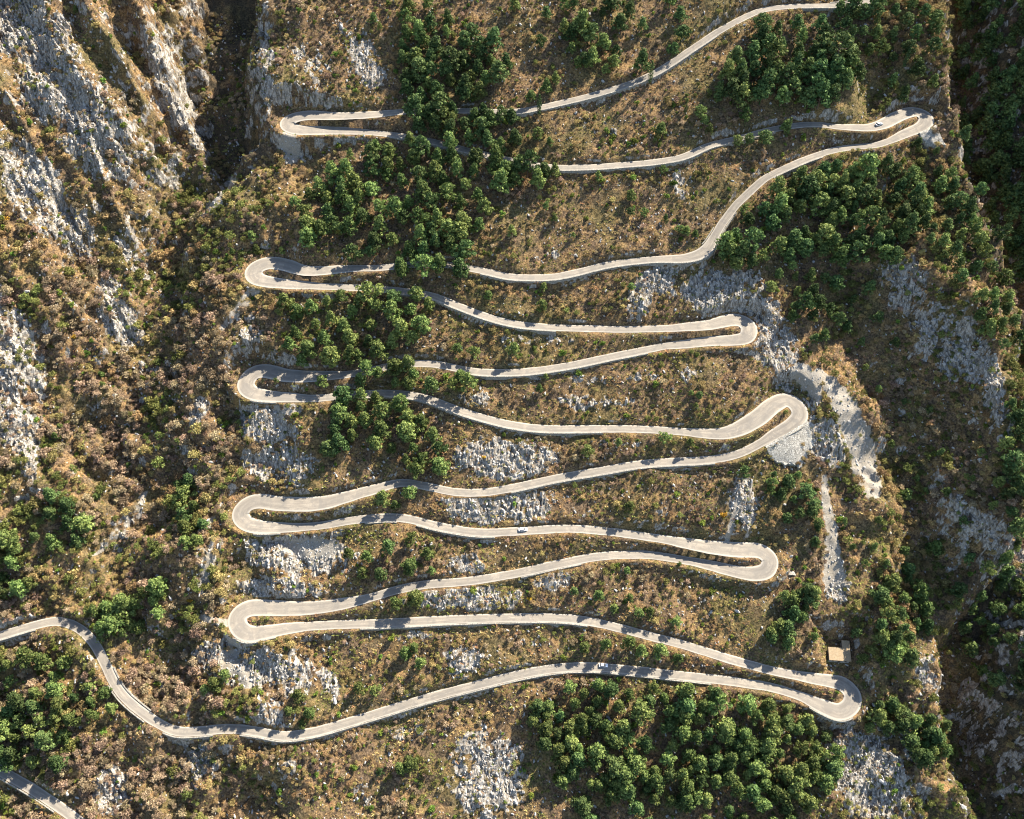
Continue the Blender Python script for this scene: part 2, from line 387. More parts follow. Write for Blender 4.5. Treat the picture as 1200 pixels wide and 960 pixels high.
class NB_:
    """small helper to write node chains"""
    def __init__(s, nt): s.nt = nt
    def n(s, t, **k):
        nd = s.nt.nodes.new(t)
        for a, b in k.items(): setattr(nd, a, b)
        return nd
    def l(s, a, b): s.nt.links.new(a, b)
    def noise(s, vec, scale, detail=4, rough=0.55, dist=0.0):
        nd = s.n('ShaderNodeTexNoise'); nd.inputs['Scale'].default_value = scale; nd.inputs['Detail'].default_value = detail
        nd.inputs['Roughness'].default_value = rough; nd.inputs['Distortion'].default_value = dist
        if vec is not None: s.l(vec, nd.inputs['Vector'])
        return nd.outputs['Fac']
    def ramp(s, fac, stops):
        nd = s.n('ShaderNodeValToRGB'); e = nd.color_ramp.elements
        while len(e) < len(stops): e.new(0.5)
        for el, (p, c) in zip(e, stops):
            el.position = p; el.color = (c, c, c, 1) if isinstance(c, (int, float)) else (*c, 1)
        s.l(fac, nd.inputs['Fac']); return nd.outputs['Color']
    def mix(s, fac, a, b, mode='MIX'):
        nd = s.n('ShaderNodeMix', data_type='RGBA', blend_type=mode)
        for sock, val in ((nd.inputs['Factor'], fac), (nd.inputs['A'], a), (nd.inputs['B'], b)):
            pass
        fi, ai, bi = nd.inputs[0], nd.inputs[6], nd.inputs[7]
        for sock, val in ((fi, fac), (ai, a), (bi, b)):
            if hasattr(val, 'is_output'): s.l(val, sock)
            elif isinstance(val, (int, float)): sock.default_value = val if sock is fi else (val, val, val, 1)
            else: sock.default_value = (*val, 1)
        return nd.outputs[2]
    def math(s, op, a, b=0.0):
        nd = s.n('ShaderNodeMath', operation=op)
        for sock, val in ((nd.inputs[0], a), (nd.inputs[1], b)):
            if hasattr(val, 'is_output'): s.l(val, sock)
            else: sock.default_value = val
        return nd.outputs[0]
    def attr(s, name):
        return s.n('ShaderNodeAttribute', attribute_name=name).outputs['Fac']
    def obj(s, sx=1, sy=1, sz=1, rot=(0, 0, 0)):
        tc = s.n('ShaderNodeTexCoord'); mp = s.n('ShaderNodeMapping')
        mp.inputs['Scale'].default_value = (sx, sy, sz); mp.inputs['Rotation'].default_value = rot
        s.l(tc.outputs['Object'], mp.inputs['Vector']); return mp.outputs['Vector']
    def bump(s, h, strength, dist, bsdf):
        nd = s.n('ShaderNodeBump'); nd.inputs['Strength'].default_value = strength; nd.inputs['Distance'].default_value = dist
        s.l(h, nd.inputs['Height']); s.l(nd.outputs['Normal'], bsdf.inputs['Normal'])


def rock_color(k):
    v = k.obj(); vs = k.obj(0.9, 0.22, 0.3, (0, 0, R(18)))
    a = k.noise(vs, 1.0, 7, 0.68, 0.8); b = k.noise(v, 0.9, 5, 0.6)
    c = k.ramp(a, [(0.36, (0.045, 0.04, 0.033)), (0.46, (0.19, 0.172, 0.147)), (0.58, (0.38, 0.352, 0.31)), (0.72, (0.44, 0.40, 0.345)), (0.85, (0.30, 0.26, 0.20))])
    cr = k.n('ShaderNodeTexVoronoi', feature='DISTANCE_TO_EDGE'); cr.inputs['Scale'].default_value = 0.8
    wv = k.n('ShaderNodeMix', data_type='VECTOR'); wv.inputs[0].default_value = 0.45; k.l(k.obj(1.0, 0.3, 0.6, (0, 0, R(18))), wv.inputs[4]); nz = k.n('ShaderNodeTexNoise'); nz.inputs['Scale'].default_value = 0.8; k.l(v, nz.inputs['Vector']); k.l(nz.outputs['Color'], wv.inputs[5]); k.l(wv.outputs[1], cr.inputs['Vector'])
    c = k.mix(k.ramp(cr.outputs['Distance'], [(0.01, 0.6), (0.08, 0.0)]), c, (0.07, 0.063, 0.055))
    c = k.mix(k.ramp(b, [(0.48, 0.0), (0.7, 0.6)]), c, (0.25, 0.185, 0.105))
    return c, a


def mat_ground():
    m, nt, b = mat('hillside', 0.95, 0.1); k = NB_(nt)
    v = k.obj()
    big = k.noise(v, 0.035, 3); mid = k.noise(v, 0.22, 5, 0.6); fine = k.noise(v, 1.1, 6, 0.65)
    soil = k.ramp(fine, [(0.34, (0.03, 0.022, 0.015)), (0.48, (0.085, 0.058, 0.036)), (0.6, (0.17, 0.115, 0.068)), (0.76, (0.29, 0.205, 0.12))])
    gold = k.ramp(fine, [(0.34, (0.06, 0.037, 0.018)), (0.5, (0.215, 0.132, 0.058)), (0.72, (0.38, 0.255, 0.12))])
    oliv = k.ramp(fine, [(0.34, (0.03, 0.03, 0.012)), (0.52, (0.10, 0.09, 0.033)), (0.75, (0.22, 0.185, 0.07))])
    c = k.mix(k.ramp(mid, [(0.45, 0.0), (0.6, 0.9)]), soil, gold)
    c = k.mix(k.ramp(big, [(0.48, 0.0), (0.62, 0.55)]), c, oliv)
    c = k.mix(k.math('MULTIPLY', k.attr('painted_shade'), 0.85), c, k.ramp(fine, [(0.35, (0.022, 0.02, 0.014)), (0.7, (0.07, 0.058, 0.038))]))  # ravine and gully shade painted into the ground colour
    rc, ra = rock_color(k)
    rk = k.attr('rock'); rkn = k.math('ADD', rk, k.math('MULTIPLY', k.math('SUBTRACT', k.noise(v, 0.8, 4), 0.5), 0.9))
    c = k.mix(k.ramp(rkn, [(0.38, 0.0), (0.58, 1.0)]), c, rc)
    sc = k.ramp(k.noise(v, 1.6, 6, 0.7), [(0.3, (0.19, 0.168, 0.137)), (0.6, (0.32, 0.288, 0.237)), (0.8, (0.39, 0.36, 0.305))])
    c = k.mix(k.attr('scree'), c, sc)
    k.l(c, b.inputs['Base Color'])
    h = k.math('ADD', k.math('MULTIPLY', fine, 0.6), k.math('MULTIPLY', ra, 0.8))
    k.bump(h, 0.8, 0.7, b)
    return m


def mat_scree():
    m, nt, b = mat('scree', 0.95, 0.1); k = NB_(nt); v = k.obj()
    f = k.noise(v, 1.6, 6, 0.75); g = k.noise(v, 0.15, 3)
    c = k.ramp(f, [(0.3, (0.16, 0.143, 0.118)), (0.55, (0.30, 0.27, 0.225)), (0.78, (0.39, 0.36, 0.305))])
    c = k.mix(k.ramp(g, [(0.45, 0.0), (0.7, 0.5)]), c, (0.27, 0.215, 0.14))
    k.l(c, b.inputs['Base Color']); k.bump(f, 0.9, 0.5, b); return m


def mat_road():
    m, nt, b = mat('road', 0.9, 0.2); k = NB_(nt); v = k.obj()
    t = k.attr('across'); al = k.attr('along')
    comb = k.n('ShaderNodeCombineXYZ'); k.l(k.math('MULTIPLY', al, 0.06), comb.inputs[0]); k.l(k.math('MULTIPLY', t, 1.6), comb.inputs[1])
    lng = k.noise(comb.outputs[0], 2.0, 5, 0.6)
    f = k.noise(v, 2.2, 5, 0.65); p = k.noise(v, 0.2, 5, 0.65, 1.0)
    c = k.ramp(f, [(0.3, (0.215, 0.186, 0.148)), (0.7, (0.30, 0.263, 0.212))])
    c = k.mix(k.ramp(lng, [(0.4, 0.75), (0.58, 0.0)]), c, (0.18, 0.157, 0.13))
    c = k.mix(k.ramp(p, [(0.5, 0.0), (0.56, 0.55)]), c, (0.155, 0.142, 0.125))
    c1 = k.n('ShaderNodeCombineXYZ'); k.l(k.math('MULTIPLY', al, 0.045), c1.inputs[0])
    seg = k.noise(c1.outputs[0], 1.0, 3, 0.6)
    c = k.mix(k.ramp(seg, [(0.46, 0.0), (0.5, 0.38)]), c, (0.165, 0.15, 0.128))
    at = k.math('ABSOLUTE', t)
    tr = k.math('ABSOLUTE', k.math('SUBTRACT', at, 0.42))
    c = k.mix(k.math('MULTIPLY', k.ramp(tr, [(0.05, 0.5), (0.2, 0.0)]), k.ramp(lng, [(0.35, 1.0), (0.65, 0.25)])), c, (0.15, 0.132, 0.11))
    c = k.mix(k.ramp(at, [(0.72, 0.0), (0.93, 0.75)]), c, (0.38, 0.343, 0.288))
    k.l(c, b.inputs['Base Color']); k.bump(f, 0.25, 0.08, b); return m


def mat_wall(nm, g=1.0, sc=1.7):
    m, nt, b = mat(nm, 0.95, 0.15); k = NB_(nt); v = k.obj()
    vo = k.n('ShaderNodeTexVoronoi', feature='F1'); vo.inputs['Scale'].default_value = sc; k.l(v, vo.inputs['Vector'])
    ed = k.n('ShaderNodeTexVoronoi', feature='DISTANCE_TO_EDGE'); ed.inputs['Scale'].default_value = sc; k.l(v, ed.inputs['Vector'])
    st = k.ramp(vo.outputs['Color'], [(0.2, (0.22 * g, 0.205 * g, 0.175 * g)), (0.8, (0.36 * g, 0.335 * g, 0.285 * g))])
    c = k.mix(k.ramp(ed.outputs['Distance'], [(0.02, 1.0), (0.07, 0.0)]), st, (0.13, 0.12, 0.105))
    c = k.mix(k.ramp(k.noise(v, 0.3, 4), [(0.5, 0.0), (0.75, 0.45)]), c, (0.24, 0.21, 0.16))
    k.l(c, b.inputs['Base Color'])
    k.bump(k.ramp(ed.outputs['Distance'], [(0.0, 0.0), (0.1, 1.0)]), 0.7, 0.12, b); return m


def mat_leaf(name, dark, light, hue=0.02, trans=0.15):
    m, nt, b = mat(name, 0.75, 0.12); k = NB_(nt)
    oi = k.n('ShaderNodeObjectInfo'); geo = k.n('ShaderNodeNewGeometry')
    r = geo.outputs['Random Per Island']
    c = k.mix(k.ramp(r, [(0.1, 0.0), (0.9, 1.0)]), dark, light)
    hs = k.n('ShaderNodeHueSaturation')
    k.l(k.math('ADD', k.math('MULTIPLY', oi.outputs['Random'], hue * 2), 0.5 - hue), hs.inputs['Hue'])
    k.l(k.math('ADD', k.math('MULTIPLY', k.math('FRACT', k.math('MULTIPLY', oi.outputs['Random'], 7.31)), 0.85), 0.6), hs.inputs['Value'])
    k.l(c, hs.inputs['Color']); k.l(hs.outputs['Color'], b.inputs['Base Color'])
    if trans:
        tr = k.n('ShaderNodeBsdfTranslucent'); k.l(hs.outputs['Color'], tr.inputs['Color'])
        mx = k.n('ShaderNodeMixShader'); mx.inputs[0].default_value = trans
        k.l(b.outputs[0], mx.inputs[1]); k.l(tr.outputs[0], mx.inputs[2])
        k.l(mx.outputs[0], nt.nodes['Material Output'].inputs['Surface'])
    return m


def mat_plain(name, col, rough=0.7, spec=0.3, var=0.25, scale=3.0, metal=0.0):
    m, nt, b = mat(name, rough, spec); k = NB_(nt); v = k.obj()
    f = k.noise(v, scale, 5)
    c = k.mix(k.ramp(f, [(0.3, 0.0), (0.7, 1.0)]), tuple(x * (1 - var) for x in col), tuple(min(1, x * (1 + var)) for x in col))
    k.l(c, b.inputs['Base Color']); b.inputs['Metallic'].default_value = metal
    return m


M_GROUND = mat_ground(); M_SCREE = mat_scree(); M_ROAD = mat_road(); M_WALL = mat_wall('masonry'); M_APRON = mat_wall('apron_masonry', 1.28, 1.1)
M_PINE = mat_leaf('pine_needles', (0.062, 0.098, 0.026), (0.20, 0.24, 0.07), 0.022)
M_DPINE = mat_leaf('dark_pine_needles', (0.038, 0.068, 0.022), (0.122, 0.17, 0.054), 0.02)
M_SHRUB = mat_leaf('evergreen_leaves', (0.06, 0.10, 0.016), (0.18, 0.235, 0.04), 0.028)
M_TWIG = mat_leaf('bare_twigs', (0.20, 0.142, 0.088), (0.385, 0.285, 0.178), 0.025, 0.1)
M_TWIG2 = mat_leaf('golden_twigs', (0.205, 0.145, 0.058), (0.38, 0.285, 0.12), 0.028, 0.1)
M_TWIG3 = mat_leaf('pinkish_twigs', (0.20, 0.142, 0.086), (0.365, 0.272, 0.168), 0.022, 0.1)
M_TWIG4 = mat_leaf('olive_leaves', (0.085, 0.095, 0.024), (0.225, 0.225, 0.065), 0.03, 0.1)
M_GRASS = mat_leaf('dry_grass', (0.27, 0.195, 0.075), (0.49, 0.375, 0.165), 0.028, 0.1)
M_OGRASS = mat_leaf('olive_grass', (0.13, 0.14, 0.034), (0.30, 0.29, 0.08), 0.03, 0.1)
M_YEL = mat_leaf('yellow_leaves', (0.33, 0.19, 0.02), (0.5, 0.33, 0.04), 0.015, 0.15)
M_BARK = mat_plain('bark', (0.13, 0.095, 0.07), 0.95, 0.1)
M_STONE = mat_plain('limestone', (0.36, 0.345, 0.32), 0.95, 0.1, 0.35, 1.2)


# ------------------------------------------------------------------ mesh helpers
def mesh_np(name, V, Fc, smooth=False):
    """V (n,3), Fc (m,k) array of faces of equal size"""
    me = bpy.data.meshes.new(name)
    V = np.ascontiguousarray(V, np.float32); Fc = np.ascontiguousarray(Fc, np.int32)
    k = Fc.shape[1]
    me.vertices.add(len(V)); me.vertices.foreach_set('co', V.ravel())
    me.loops.add(Fc.size); me.loops.foreach_set('vertex_index', Fc.ravel())
    me.polygons.add(len(Fc)); me.polygons.foreach_set('loop_start', np.arange(0, Fc.size, k, dtype=np.int32))
    me.polygons.foreach_set('use_smooth', np.full(len(Fc), smooth))
    me.update(calc_edges=True)
    return me


def fattr(me, name, vals):
    a = me.attributes.new(name, 'FLOAT', 'POINT'); a.data.foreach_set('value', np.ascontiguousarray(vals, np.float32).ravel())


def link(name, me, m=None, parent=None, loc=(0, 0, 0)):
    o = bpy.data.objects.new(name, me); COL.objects.link(o); o.location = loc
    if m is not None and me is not None:
        me.materials.clear(); me.materials.append(m)
    if parent is not None: o.parent = parent
    return o


def tag(o, label=None, cat=None, group=None, kind=None):
    if label: o['label'] = label
    if cat: o['category'] = cat
    if group: o['group'] = group
    if kind: o['kind'] = kind
    return o


# ------------------------------------------------------------------ the hillside and its scree chutes
ny, nx = GX.shape
idx = np.arange(nx * ny).reshape(ny, nx)
quads = np.stack([idx[:-1, :-1], idx[:-1, 1:], idx[1:, 1:], idx[1:, :-1]], -1).reshape(-1, 4)
V = np.stack([GX, GY, GZ], -1).reshape(-1, 3)
fs = SCREE.ravel()[quads].mean(1) > 0.6
me = mesh_np('hillside', V, quads[~fs], True)
me.polygons.foreach_set('use_smooth', ROCK.ravel()[quads[~fs]].mean(1) < 0.4)
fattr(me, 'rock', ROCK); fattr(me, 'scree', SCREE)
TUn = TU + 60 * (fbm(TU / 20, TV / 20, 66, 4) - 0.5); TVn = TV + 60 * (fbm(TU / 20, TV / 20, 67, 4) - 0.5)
PAINTED_SHADE = np.maximum(sstep(1100, 1150, TUn) * np.maximum(sstep(350, 290, TVn), sstep(630, 700, TVn)), sstep(215, 255, TUn) * sstep(318, 296, TUn) * sstep(240, 180, TVn))  # mask of the painted shade: right-hand ravine and upper left gully
fattr(me, 'painted_shade', PAINTED_SHADE * sstep(0.3, 0.5, breakup))
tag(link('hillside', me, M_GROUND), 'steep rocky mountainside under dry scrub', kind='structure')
sq = quads[fs]; used = np.unique(sq); remap = np.zeros(nx * ny, int); remap[used] = np.arange(len(used))
tag(link('scree', mesh_np('scree', V[used], remap[sq], True), M_SCREE), 'pale loose scree in chutes down the slope', kind='structure')


# ------------------------------------------------------------------ road surface
def frame2d(P):
    t = np.gradient(P[:, :2], axis=0); t /= np.linalg.norm(t, axis=1)[:, None] + 1e-9
    return t, np.stack([-t[:, 1], t[:, 0]], -1)


def road_mesh(name, P, Wd):
    t, nrm = frame2d(P)
    s = arclen(P[:, :2])
    ac = np.array([-1, -0.9, -0.6, -0.3, 0, 0.3, 0.6, 0.9, 1.0])
    wig = 0.35 * (fbm(s / 5, s * 0 + 3, 301, 3) - 0.5), 0.35 * (fbm(s / 5, s * 0 + 9, 302, 3) - 0.5)
    rows = []
    for a in ac:
        off = a * Wd
        if a == -1: off = off - wig[0] - 0.1
        if a == 1: off = off + wig[1] + 0.1
        z = P[:, 2] + 0.10 * (1 - a * a) - (0.05 if abs(a) == 1 else 0)
        rows.append(np.column_stack([P[:, :2] + nrm * np.asarray(off)[:, None], z]))
    Vv = np.stack(rows, 1)
    n, k = Vv.shape[:2]
    ii = np.arange(n * k).reshape(n, k)
    q = np.stack([ii[:-1, :-1], ii[1:, :-1], ii[1:, 1:], ii[:-1, 1:]], -1).reshape(-1, 4)[:, ::-1]
    me = mesh_np(name, Vv.reshape(-1, 3), q, True)
    fattr(me, 'across', np.repeat(ac[None], n, 0)); fattr(me, 'along', np.repeat(s[:, None], k, 1))
    return me


tag(link('road', road_mesh('road', RP, RW), M_ROAD), 'pale narrow mountain road climbing in hairpins', kind='structure')
tag(link('road', road_mesh('lower_road', LP, LW), M_ROAD), 'grey road crossing the lower left corner', kind='structure')

# ------------------------------------------------------------------ words that say where a thing is
ORD = ['first', 'second', 'third', 'fourth', 'fifth', 'sixth', 'seventh', 'eighth', 'ninth', 'tenth', 'eleventh']
RU, RV = project(RP[:, 0], RP[:, 1], RP[:, 2])


def stretch_rank(u, v):
    """how many road stretches pass above this point of the face"""
    n = 0
    for b in range(11):
        m = RB == b
        uu, vv = RU[m], RV[m]
        k = np.argmin(np.abs(uu - u))
        if abs(uu[k] - u) < 25 and vv[k] < v: n += 1
    return n


def lateral(u):
    for lim, w in ((330, 'far left'), (450, 'left'), (570, 'centre left'), (690, 'centre'), (810, 'centre right'), (920, 'right'), (2000, 'far right')):
        if u < lim: return w


def where(u, v):
    if u < 262:
        if v < 330: return 'on the rocky upper left flank'
        if v < 560: return 'in the scrub of the middle left flank'
        if v < 735: return 'on the left slope above the outgoing road'
        return 'on the lower left slope below the outgoing road' if u < 130 else 'beside the outgoing road, lower left'
    if u > 1105 and v < 330: return 'in the dark ravine, upper right'
    if u > 1010:
        if v < 330: return 'on the wooded shoulder, upper right'
        if v < 560: return 'by the rocky spur on the right'
        if v < 760: return 'in the gully right of the stone hut'
        return 'in the dark gully, lower right corner'
    n = stretch_rank(u, v)
    if n <= 0: a = 'above the topmost road stretch'
    elif n >= 11: a = 'below the lowest road stretch'
    else: a = f'between {ORD[n-1]} and {ORD[n]} road stretches from top'
    return f'{a}, {lateral(u)}'


RANKW = {2: ['leftmost', 'rightmost'], 3: ['leftmost', 'middle', 'rightmost'], 4: ['leftmost', 'second from left', 'second from right', 'rightmost'],
         5: ['leftmost', 'second from left', 'middle', 'second from right', 'rightmost']}


def assign_labels(items):
    """items: (object, look, u, v); gives every object the most telling short label"""
    by = {}
    for it in items: by.setdefault((it[1], where(it[2], it[3])), []).append(it)
    for (look, wh), L in by.items():
        if len(L) == 1: L[0][0]['label'] = f'{look} {wh}'; continue
        if len(L) in RANKW:
            for w, it in zip(RANKW[len(L)], sorted(L, key=lambda q: q[2])): it[0]['label'] = f'{w} {look} {wh}'
            continue
        # a thicket: the outermost ones can be told apart, the rest share what is true of them all
        L.sort(key=lambda q: q[2]); L[0][0]['label'] = f'leftmost {look} {wh}'; L[-1][0]['label'] = f'rightmost {look} {wh}'
        rest = sorted(L[1:-1], key=lambda q: q[3]); rest[0][0]['label'] = f'highest {look} {wh}'; rest[-1][0]['label'] = f'lowest {look} {wh}'
        for it in rest[1:-1]: it[0]['label'] = f'{look} in thicket {wh}'


# ------------------------------------------------------------------ retaining walls along the outer edges
def runs(mask, s, gap=7, least=9):
    k = np.where(mask)[0]
    if len(k) == 0: return []
    out = [[k[0], k[0]]]
    for a in k[1:]:
        if s[a] - s[out[-1][1]] < gap: out[-1][1] = a
        else: out.append([a, a])
    return [(a, b) for a, b in out if s[b] - s[a] > least]


WALLS = []


def walls_for(P, Wd, Bi):
    t, nrm = frame2d(P); s = arclen(P[:, :2])
    for side in (-1, 1):
        inn = P[:, :2] + nrm * (side * (Wd + 0.35))[:, None]
        out = P[:, :2] + nrm * (side * (Wd + 2.4))[:, None]
        zo = sample(GZ, out[:, 0], out[:, 1])
        drop = P[:, 2] - zo
        drop = np.where((sample(island.astype(float), out[:, 0], out[:, 1]) > 0.5) & (drop < 20), 0, drop)
        for b in sorted(set(Bi)):
            for a, c in runs((drop > 0.75) & (Bi == b), s):
                sl = slice(a, c + 1)
                kk = np.arange(a, c + 1)
                # outer face leans out slightly towards its foot
                top = P[sl, 2] + 0.42 + 0.12 * (vnoise(s[sl] / 2.0, s[sl] * 0, 411) - 0.5)
                
                
                foot = zo[sl] - 0.8
                ht = np.maximum(top - foot, 0.6)
                i0 = inn[sl]; n2 = nrm[sl] * side
                o0 = i0 + n2 * 0.55; o1 = i0 + n2 * (0.55 + 0.14 * ht)[:, None]
                ring = np.stack([np.column_stack([i0, foot]), np.column_stack([i0, top]), np.column_stack([o0, top]), np.column_stack([o1, foot])], 1)
                n = len(ring); ii = np.arange(n * 4).reshape(n, 4)
                q = np.concatenate([np.stack([ii[:-1, j], ii[1:, j], ii[1:, (j + 1) % 4], ii[:-1, (j + 1) % 4]], -1) for j in range(4)])
                q = np.concatenate([q, ii[:1, ::-1], ii[-1:]])
                if side > 0: q = q[:, ::-1]
                WALLS.append((ring.reshape(-1, 3), q, b, side, P[(a + c) // 2], (s[c] - s[a]), float(drop[sl].max())))


walls_for(RP, RW, RB); walls_for(LP, LW, LB)
WALLS.sort(key=lambda w: -w[5] * min(w[6], 6))
wi = []
for Vv, q, b, side, mid, ln, dr in WALLS[:70]:
    o = link('retaining_wall', mesh_np('retaining_wall', Vv, q), M_WALL)
    u, v = project(*mid)
    look = ('high' if dr > 3.5 else 'low') + ' grey stone retaining wall'
    road_w = 'of the outgoing lower left road' if b == 11 else f'under the {ORD[b]} road stretch from top'
    o['label'] = ''
    wi.append((o, look + ' ' + road_w, u, v))
    tag(o, None, 'retaining wall', 'stone retaining walls of the mountain road', 'thing')
by = {}
for it in wi: by.setdefault((it[1], lateral(it[2])), []).append(it)
for (look, lt), L in by.items():
    L.sort(key=lambda q: q[3])
    for n_, it in enumerate(L):
        pre = '' if len(L) == 1 else (['upper ', 'lower '] if len(L) == 2 else ['topmost ', 'second ', 'third ', 'fourth ', 'fifth ', 'sixth '])[min(n_, 5)]
        it[0]['label'] = f'{pre}{look}, {lt}'


# the two big sloping masonry buttresses under right-hand hairpins
def slab_between(name, uv_top, uv_bot, label):
    tp = []
    for u, v in uv_top + uv_bot:
        p = hit(u, v)[0]; tp.append(p)
    # smooth raised apron: bilinear sheet lifted 0.5 m off the ground, with skirts
    A = np.array(tp[:len(uv_top)]); B = np.array(tp[len(uv_top):])
    n = 22; m = 12
    ta = np.linspace(0, 1, n)
    Ai = np.stack([np.interp(ta, np.linspace(0, 1, len(A)), A[:, k]) for k in range(3)], -1)
    Bi = np.stack([np.interp(ta, np.linspace(0, 1, len(B)), B[:, k]) for k in range(3)], -1)
    g = []
    for j in range(m):
        f = j / (m - 1)
        p = Ai * (1 - f) + Bi * f
        zg = sample(GZ, p[:, 0], p[:, 1])
        if j == m - 1: p[:, :2] += RNG.normal(0, 0.7, (n, 2))
        p[:, 2] = np.maximum(p[:, 2], zg * 0.5 + p[:, 2] * 0.5) + 0.9
        g.append(p)
    g = np.array(g)
    low = g.copy(); low[..., 2] -= 3.5
    Vv = np.concatenate([g.reshape(-1, 3), low.reshape(-1, 3)])
    ii = np.arange(m * n).reshape(m, n); off = m * n
    q = [np.stack([ii[:-1, :-1], ii[1:, :-1], ii[1:, 1:], ii[:-1, 1:]], -1).reshape(-1, 4)]
    rim = list(ii[0, :]) + list(ii[1:, -1]) + list(ii[-1, -2::-1]) + list(ii[-2:0:-1, 0])
    q.append(np.array([[a, b_, b_ + off, a + off] for a, b_ in zip(rim, rim[1:] + rim[:1])]))
    o = link(name, mesh_np(name, Vv, np.concatenate(q)), M_APRON)
    tag(o, label, 'buttress', 'sloping masonry buttresses')


slab_between('masonry_buttress', [(896, 524), (922, 509), (946, 494)], [(905, 541), (938, 548), (953, 522)], 'large pale sloping masonry buttress under the outer edge of the sixth hairpin')
slab_between('masonry_buttress', [(1076, 157), (1086, 153), (1096, 148)], [(1088, 176), (1097, 177), (1106, 170)], 'pale sloping masonry buttress under the upper right hairpin')


# ------------------------------------------------------------------ plants: prototypes
def tufts(centres, radii, n, size, jit=0.55, up=0.15, shell=(0.72, 1.05), rng=None):
    """leaf sprays on the outside of clumps: triangles lying along each clump's surface"""
    rng = rng or RNG
    out = []
    for c, r, m in zip(centres, radii, n):
        d = rng.normal(size=(m, 3)); d[:, 2] += up; d /= np.linalg.norm(d, axis=1)[:, None]
        p = np.asarray(c) + d * np.asarray(r) * rng.uniform(shell[0], shell[1], (m, 1))
        nn = d + rng.normal(size=(m, 3)) * jit; nn /= np.linalg.norm(nn, axis=1)[:, None]
        a = np.cross(nn, rng.normal(size=(m, 3))); a /= np.linalg.norm(a, axis=1)[:, None] + 1e-9
        b = np.cross(nn, a)
        s = size * rng.uniform(0.6, 1.35, (m, 1))
        tri = np.stack([p - a * s * 0.62 - b * s * 0.35, p + a * s * 0.62 - b * s * 0.35, p + b * s * 0.8 + nn * s * 0.15], 1)
        out.append(tri)
    T = np.concatenate(out).reshape(-1, 3)
    return T, np.arange(len(T)).reshape(-1, 3)


def tube_pts(path, r0, r1, sides=6):
    path = np.array(path, float); n = len(path)
    V = []
    for i, p in enumerate(path):
        t = path[min(i + 1, n - 1)] - path[max(i - 1, 0)]; t /= np.linalg.norm(t)
        a = np.cross(t, (0.3, 1, 0.1)); a /= np.linalg.norm(a); b = np.cross(t, a)
        r = r0 + (r1 - r0) * i / (n - 1)
        for k in range(sides):
            w = 2 * math.pi * k / sides
            V.append(p + a * r * math.cos(w) + b * r * math.sin(w))
    ii = np.arange(n * sides).reshape(n, sides)
    q = np.concatenate([np.stack([ii[:-1, k], ii[:-1, (k + 1) % sides], ii[1:, (k + 1) % sides], ii[1:, k]], -1) for k in range(sides)])
    return np.array(V), q


def join_tubes(tubes):
    Vs, Qs, o = [], [], 0
    for V, q in tubes: Vs.append(V); Qs.append(q + o); o += len(V)
    return np.concatenate(Vs), np.concatenate(Qs)


def make_pine(seed, h=1.0, wide=0.36, low=0.28, clumps=17, cone=False):
    """unit pine, 1 m tall: (crown mesh, trunk mesh)"""
    rng = np.random.default_rng(seed)
    lean = rng.normal(0, 0.05, 2)
    ax = lambda z: np.array([lean[0] * z * z, lean[1] * z * z, z])
    cs, rs, ns = [], [], []
    tubes = [tube_pts([ax(z) for z in np.linspace(-0.12, 0.93, 7)], 0.026, 0.006)]
    for k in range(clumps):
        f = (k + rng.uniform(0, 0.9)) / clumps
        z = low + (0.94 - low) * f
        env = wide * (math.sin(math.pi * min(1, (f * 0.78 + 0.22))) ** 0.8) * rng.uniform(0.45, 1.12)
        if cone: env = wide * (1.12 - 0.98 * f) * rng.uniform(0.6, 1.15)
        a = k * 2.4 + rng.uniform(-0.5, 0.5)
        c = ax(z) + np.array([math.cos(a) * env * 0.72, math.sin(a) * env * 0.72, rng.normal(0, 0.02)])
        r = rng.uniform(0.07, 0.135) * (1.1 - 0.25 * f)
        cs.append(c); rs.append((r * 1.15, r * 1.15, r * 0.72)); ns.append(int(rng.uniform(36, 66)))
        base = ax(max(0.15, z - 0.06))
        tubes.append(tube_pts([base, (base + c) / 2 + np.array([0, 0, -0.015]), c], 0.011, 0.004, 4))
    T, Fc = tufts(cs, rs, ns, 0.055, 0.5, 0.3, (0.6, 1.12), rng)
    V, q = join_tubes(tubes)
    return mesh_np('crown', T, Fc), mesh_np('trunk', V, q)


def make_cypress(seed):
    rng = np.random.default_rng(seed)
    cs, rs, ns = [], [], []
    for k in range(11):
        f = k / 10; z = 0.12 + 0.8 * f
        r = 0.085 * (math.sin(math.pi * (0.22 + 0.76 * f)) ** 0.7) + 0.012
        cs.append((rng.normal(0, 0.012), rng.normal(0, 0.012), z)); rs.append((r, r, 0.075)); ns.append(46)
    T, Fc = tufts(cs, rs, ns, 0.032, 0.4, 0.3, rng=rng)
    V, q = tube_pts([(0, 0, -0.1), (0, 0, 0.4), (0, 0, 0.9)], 0.016, 0.004)
    return mesh_np('crown', T, Fc), mesh_np('trunk', V, q)


def make_bush(seed, n=7, size=0.2):
    """unit evergreen shrub, about 1 m radius"""
    rng = np.random.default_rng(seed); cs, rs, ns = [], [], []
    for k in range(n):
        a = rng.uniform(0, 6.28); d = rng.uniform(0.1, 0.62)
        r = rng.uniform(0.3, 0.5)
        cs.append((math.cos(a) * d, math.sin(a) * d, rng.uniform(0.35, 1.0))); rs.append((r, r, r * 0.85)); ns.append(int(rng.uniform(34, 56)))
    T, Fc = tufts(cs, rs, ns, size, 0.65, 0.35, rng=rng)
    return mesh_np('evergreen_shrub', T, Fc)


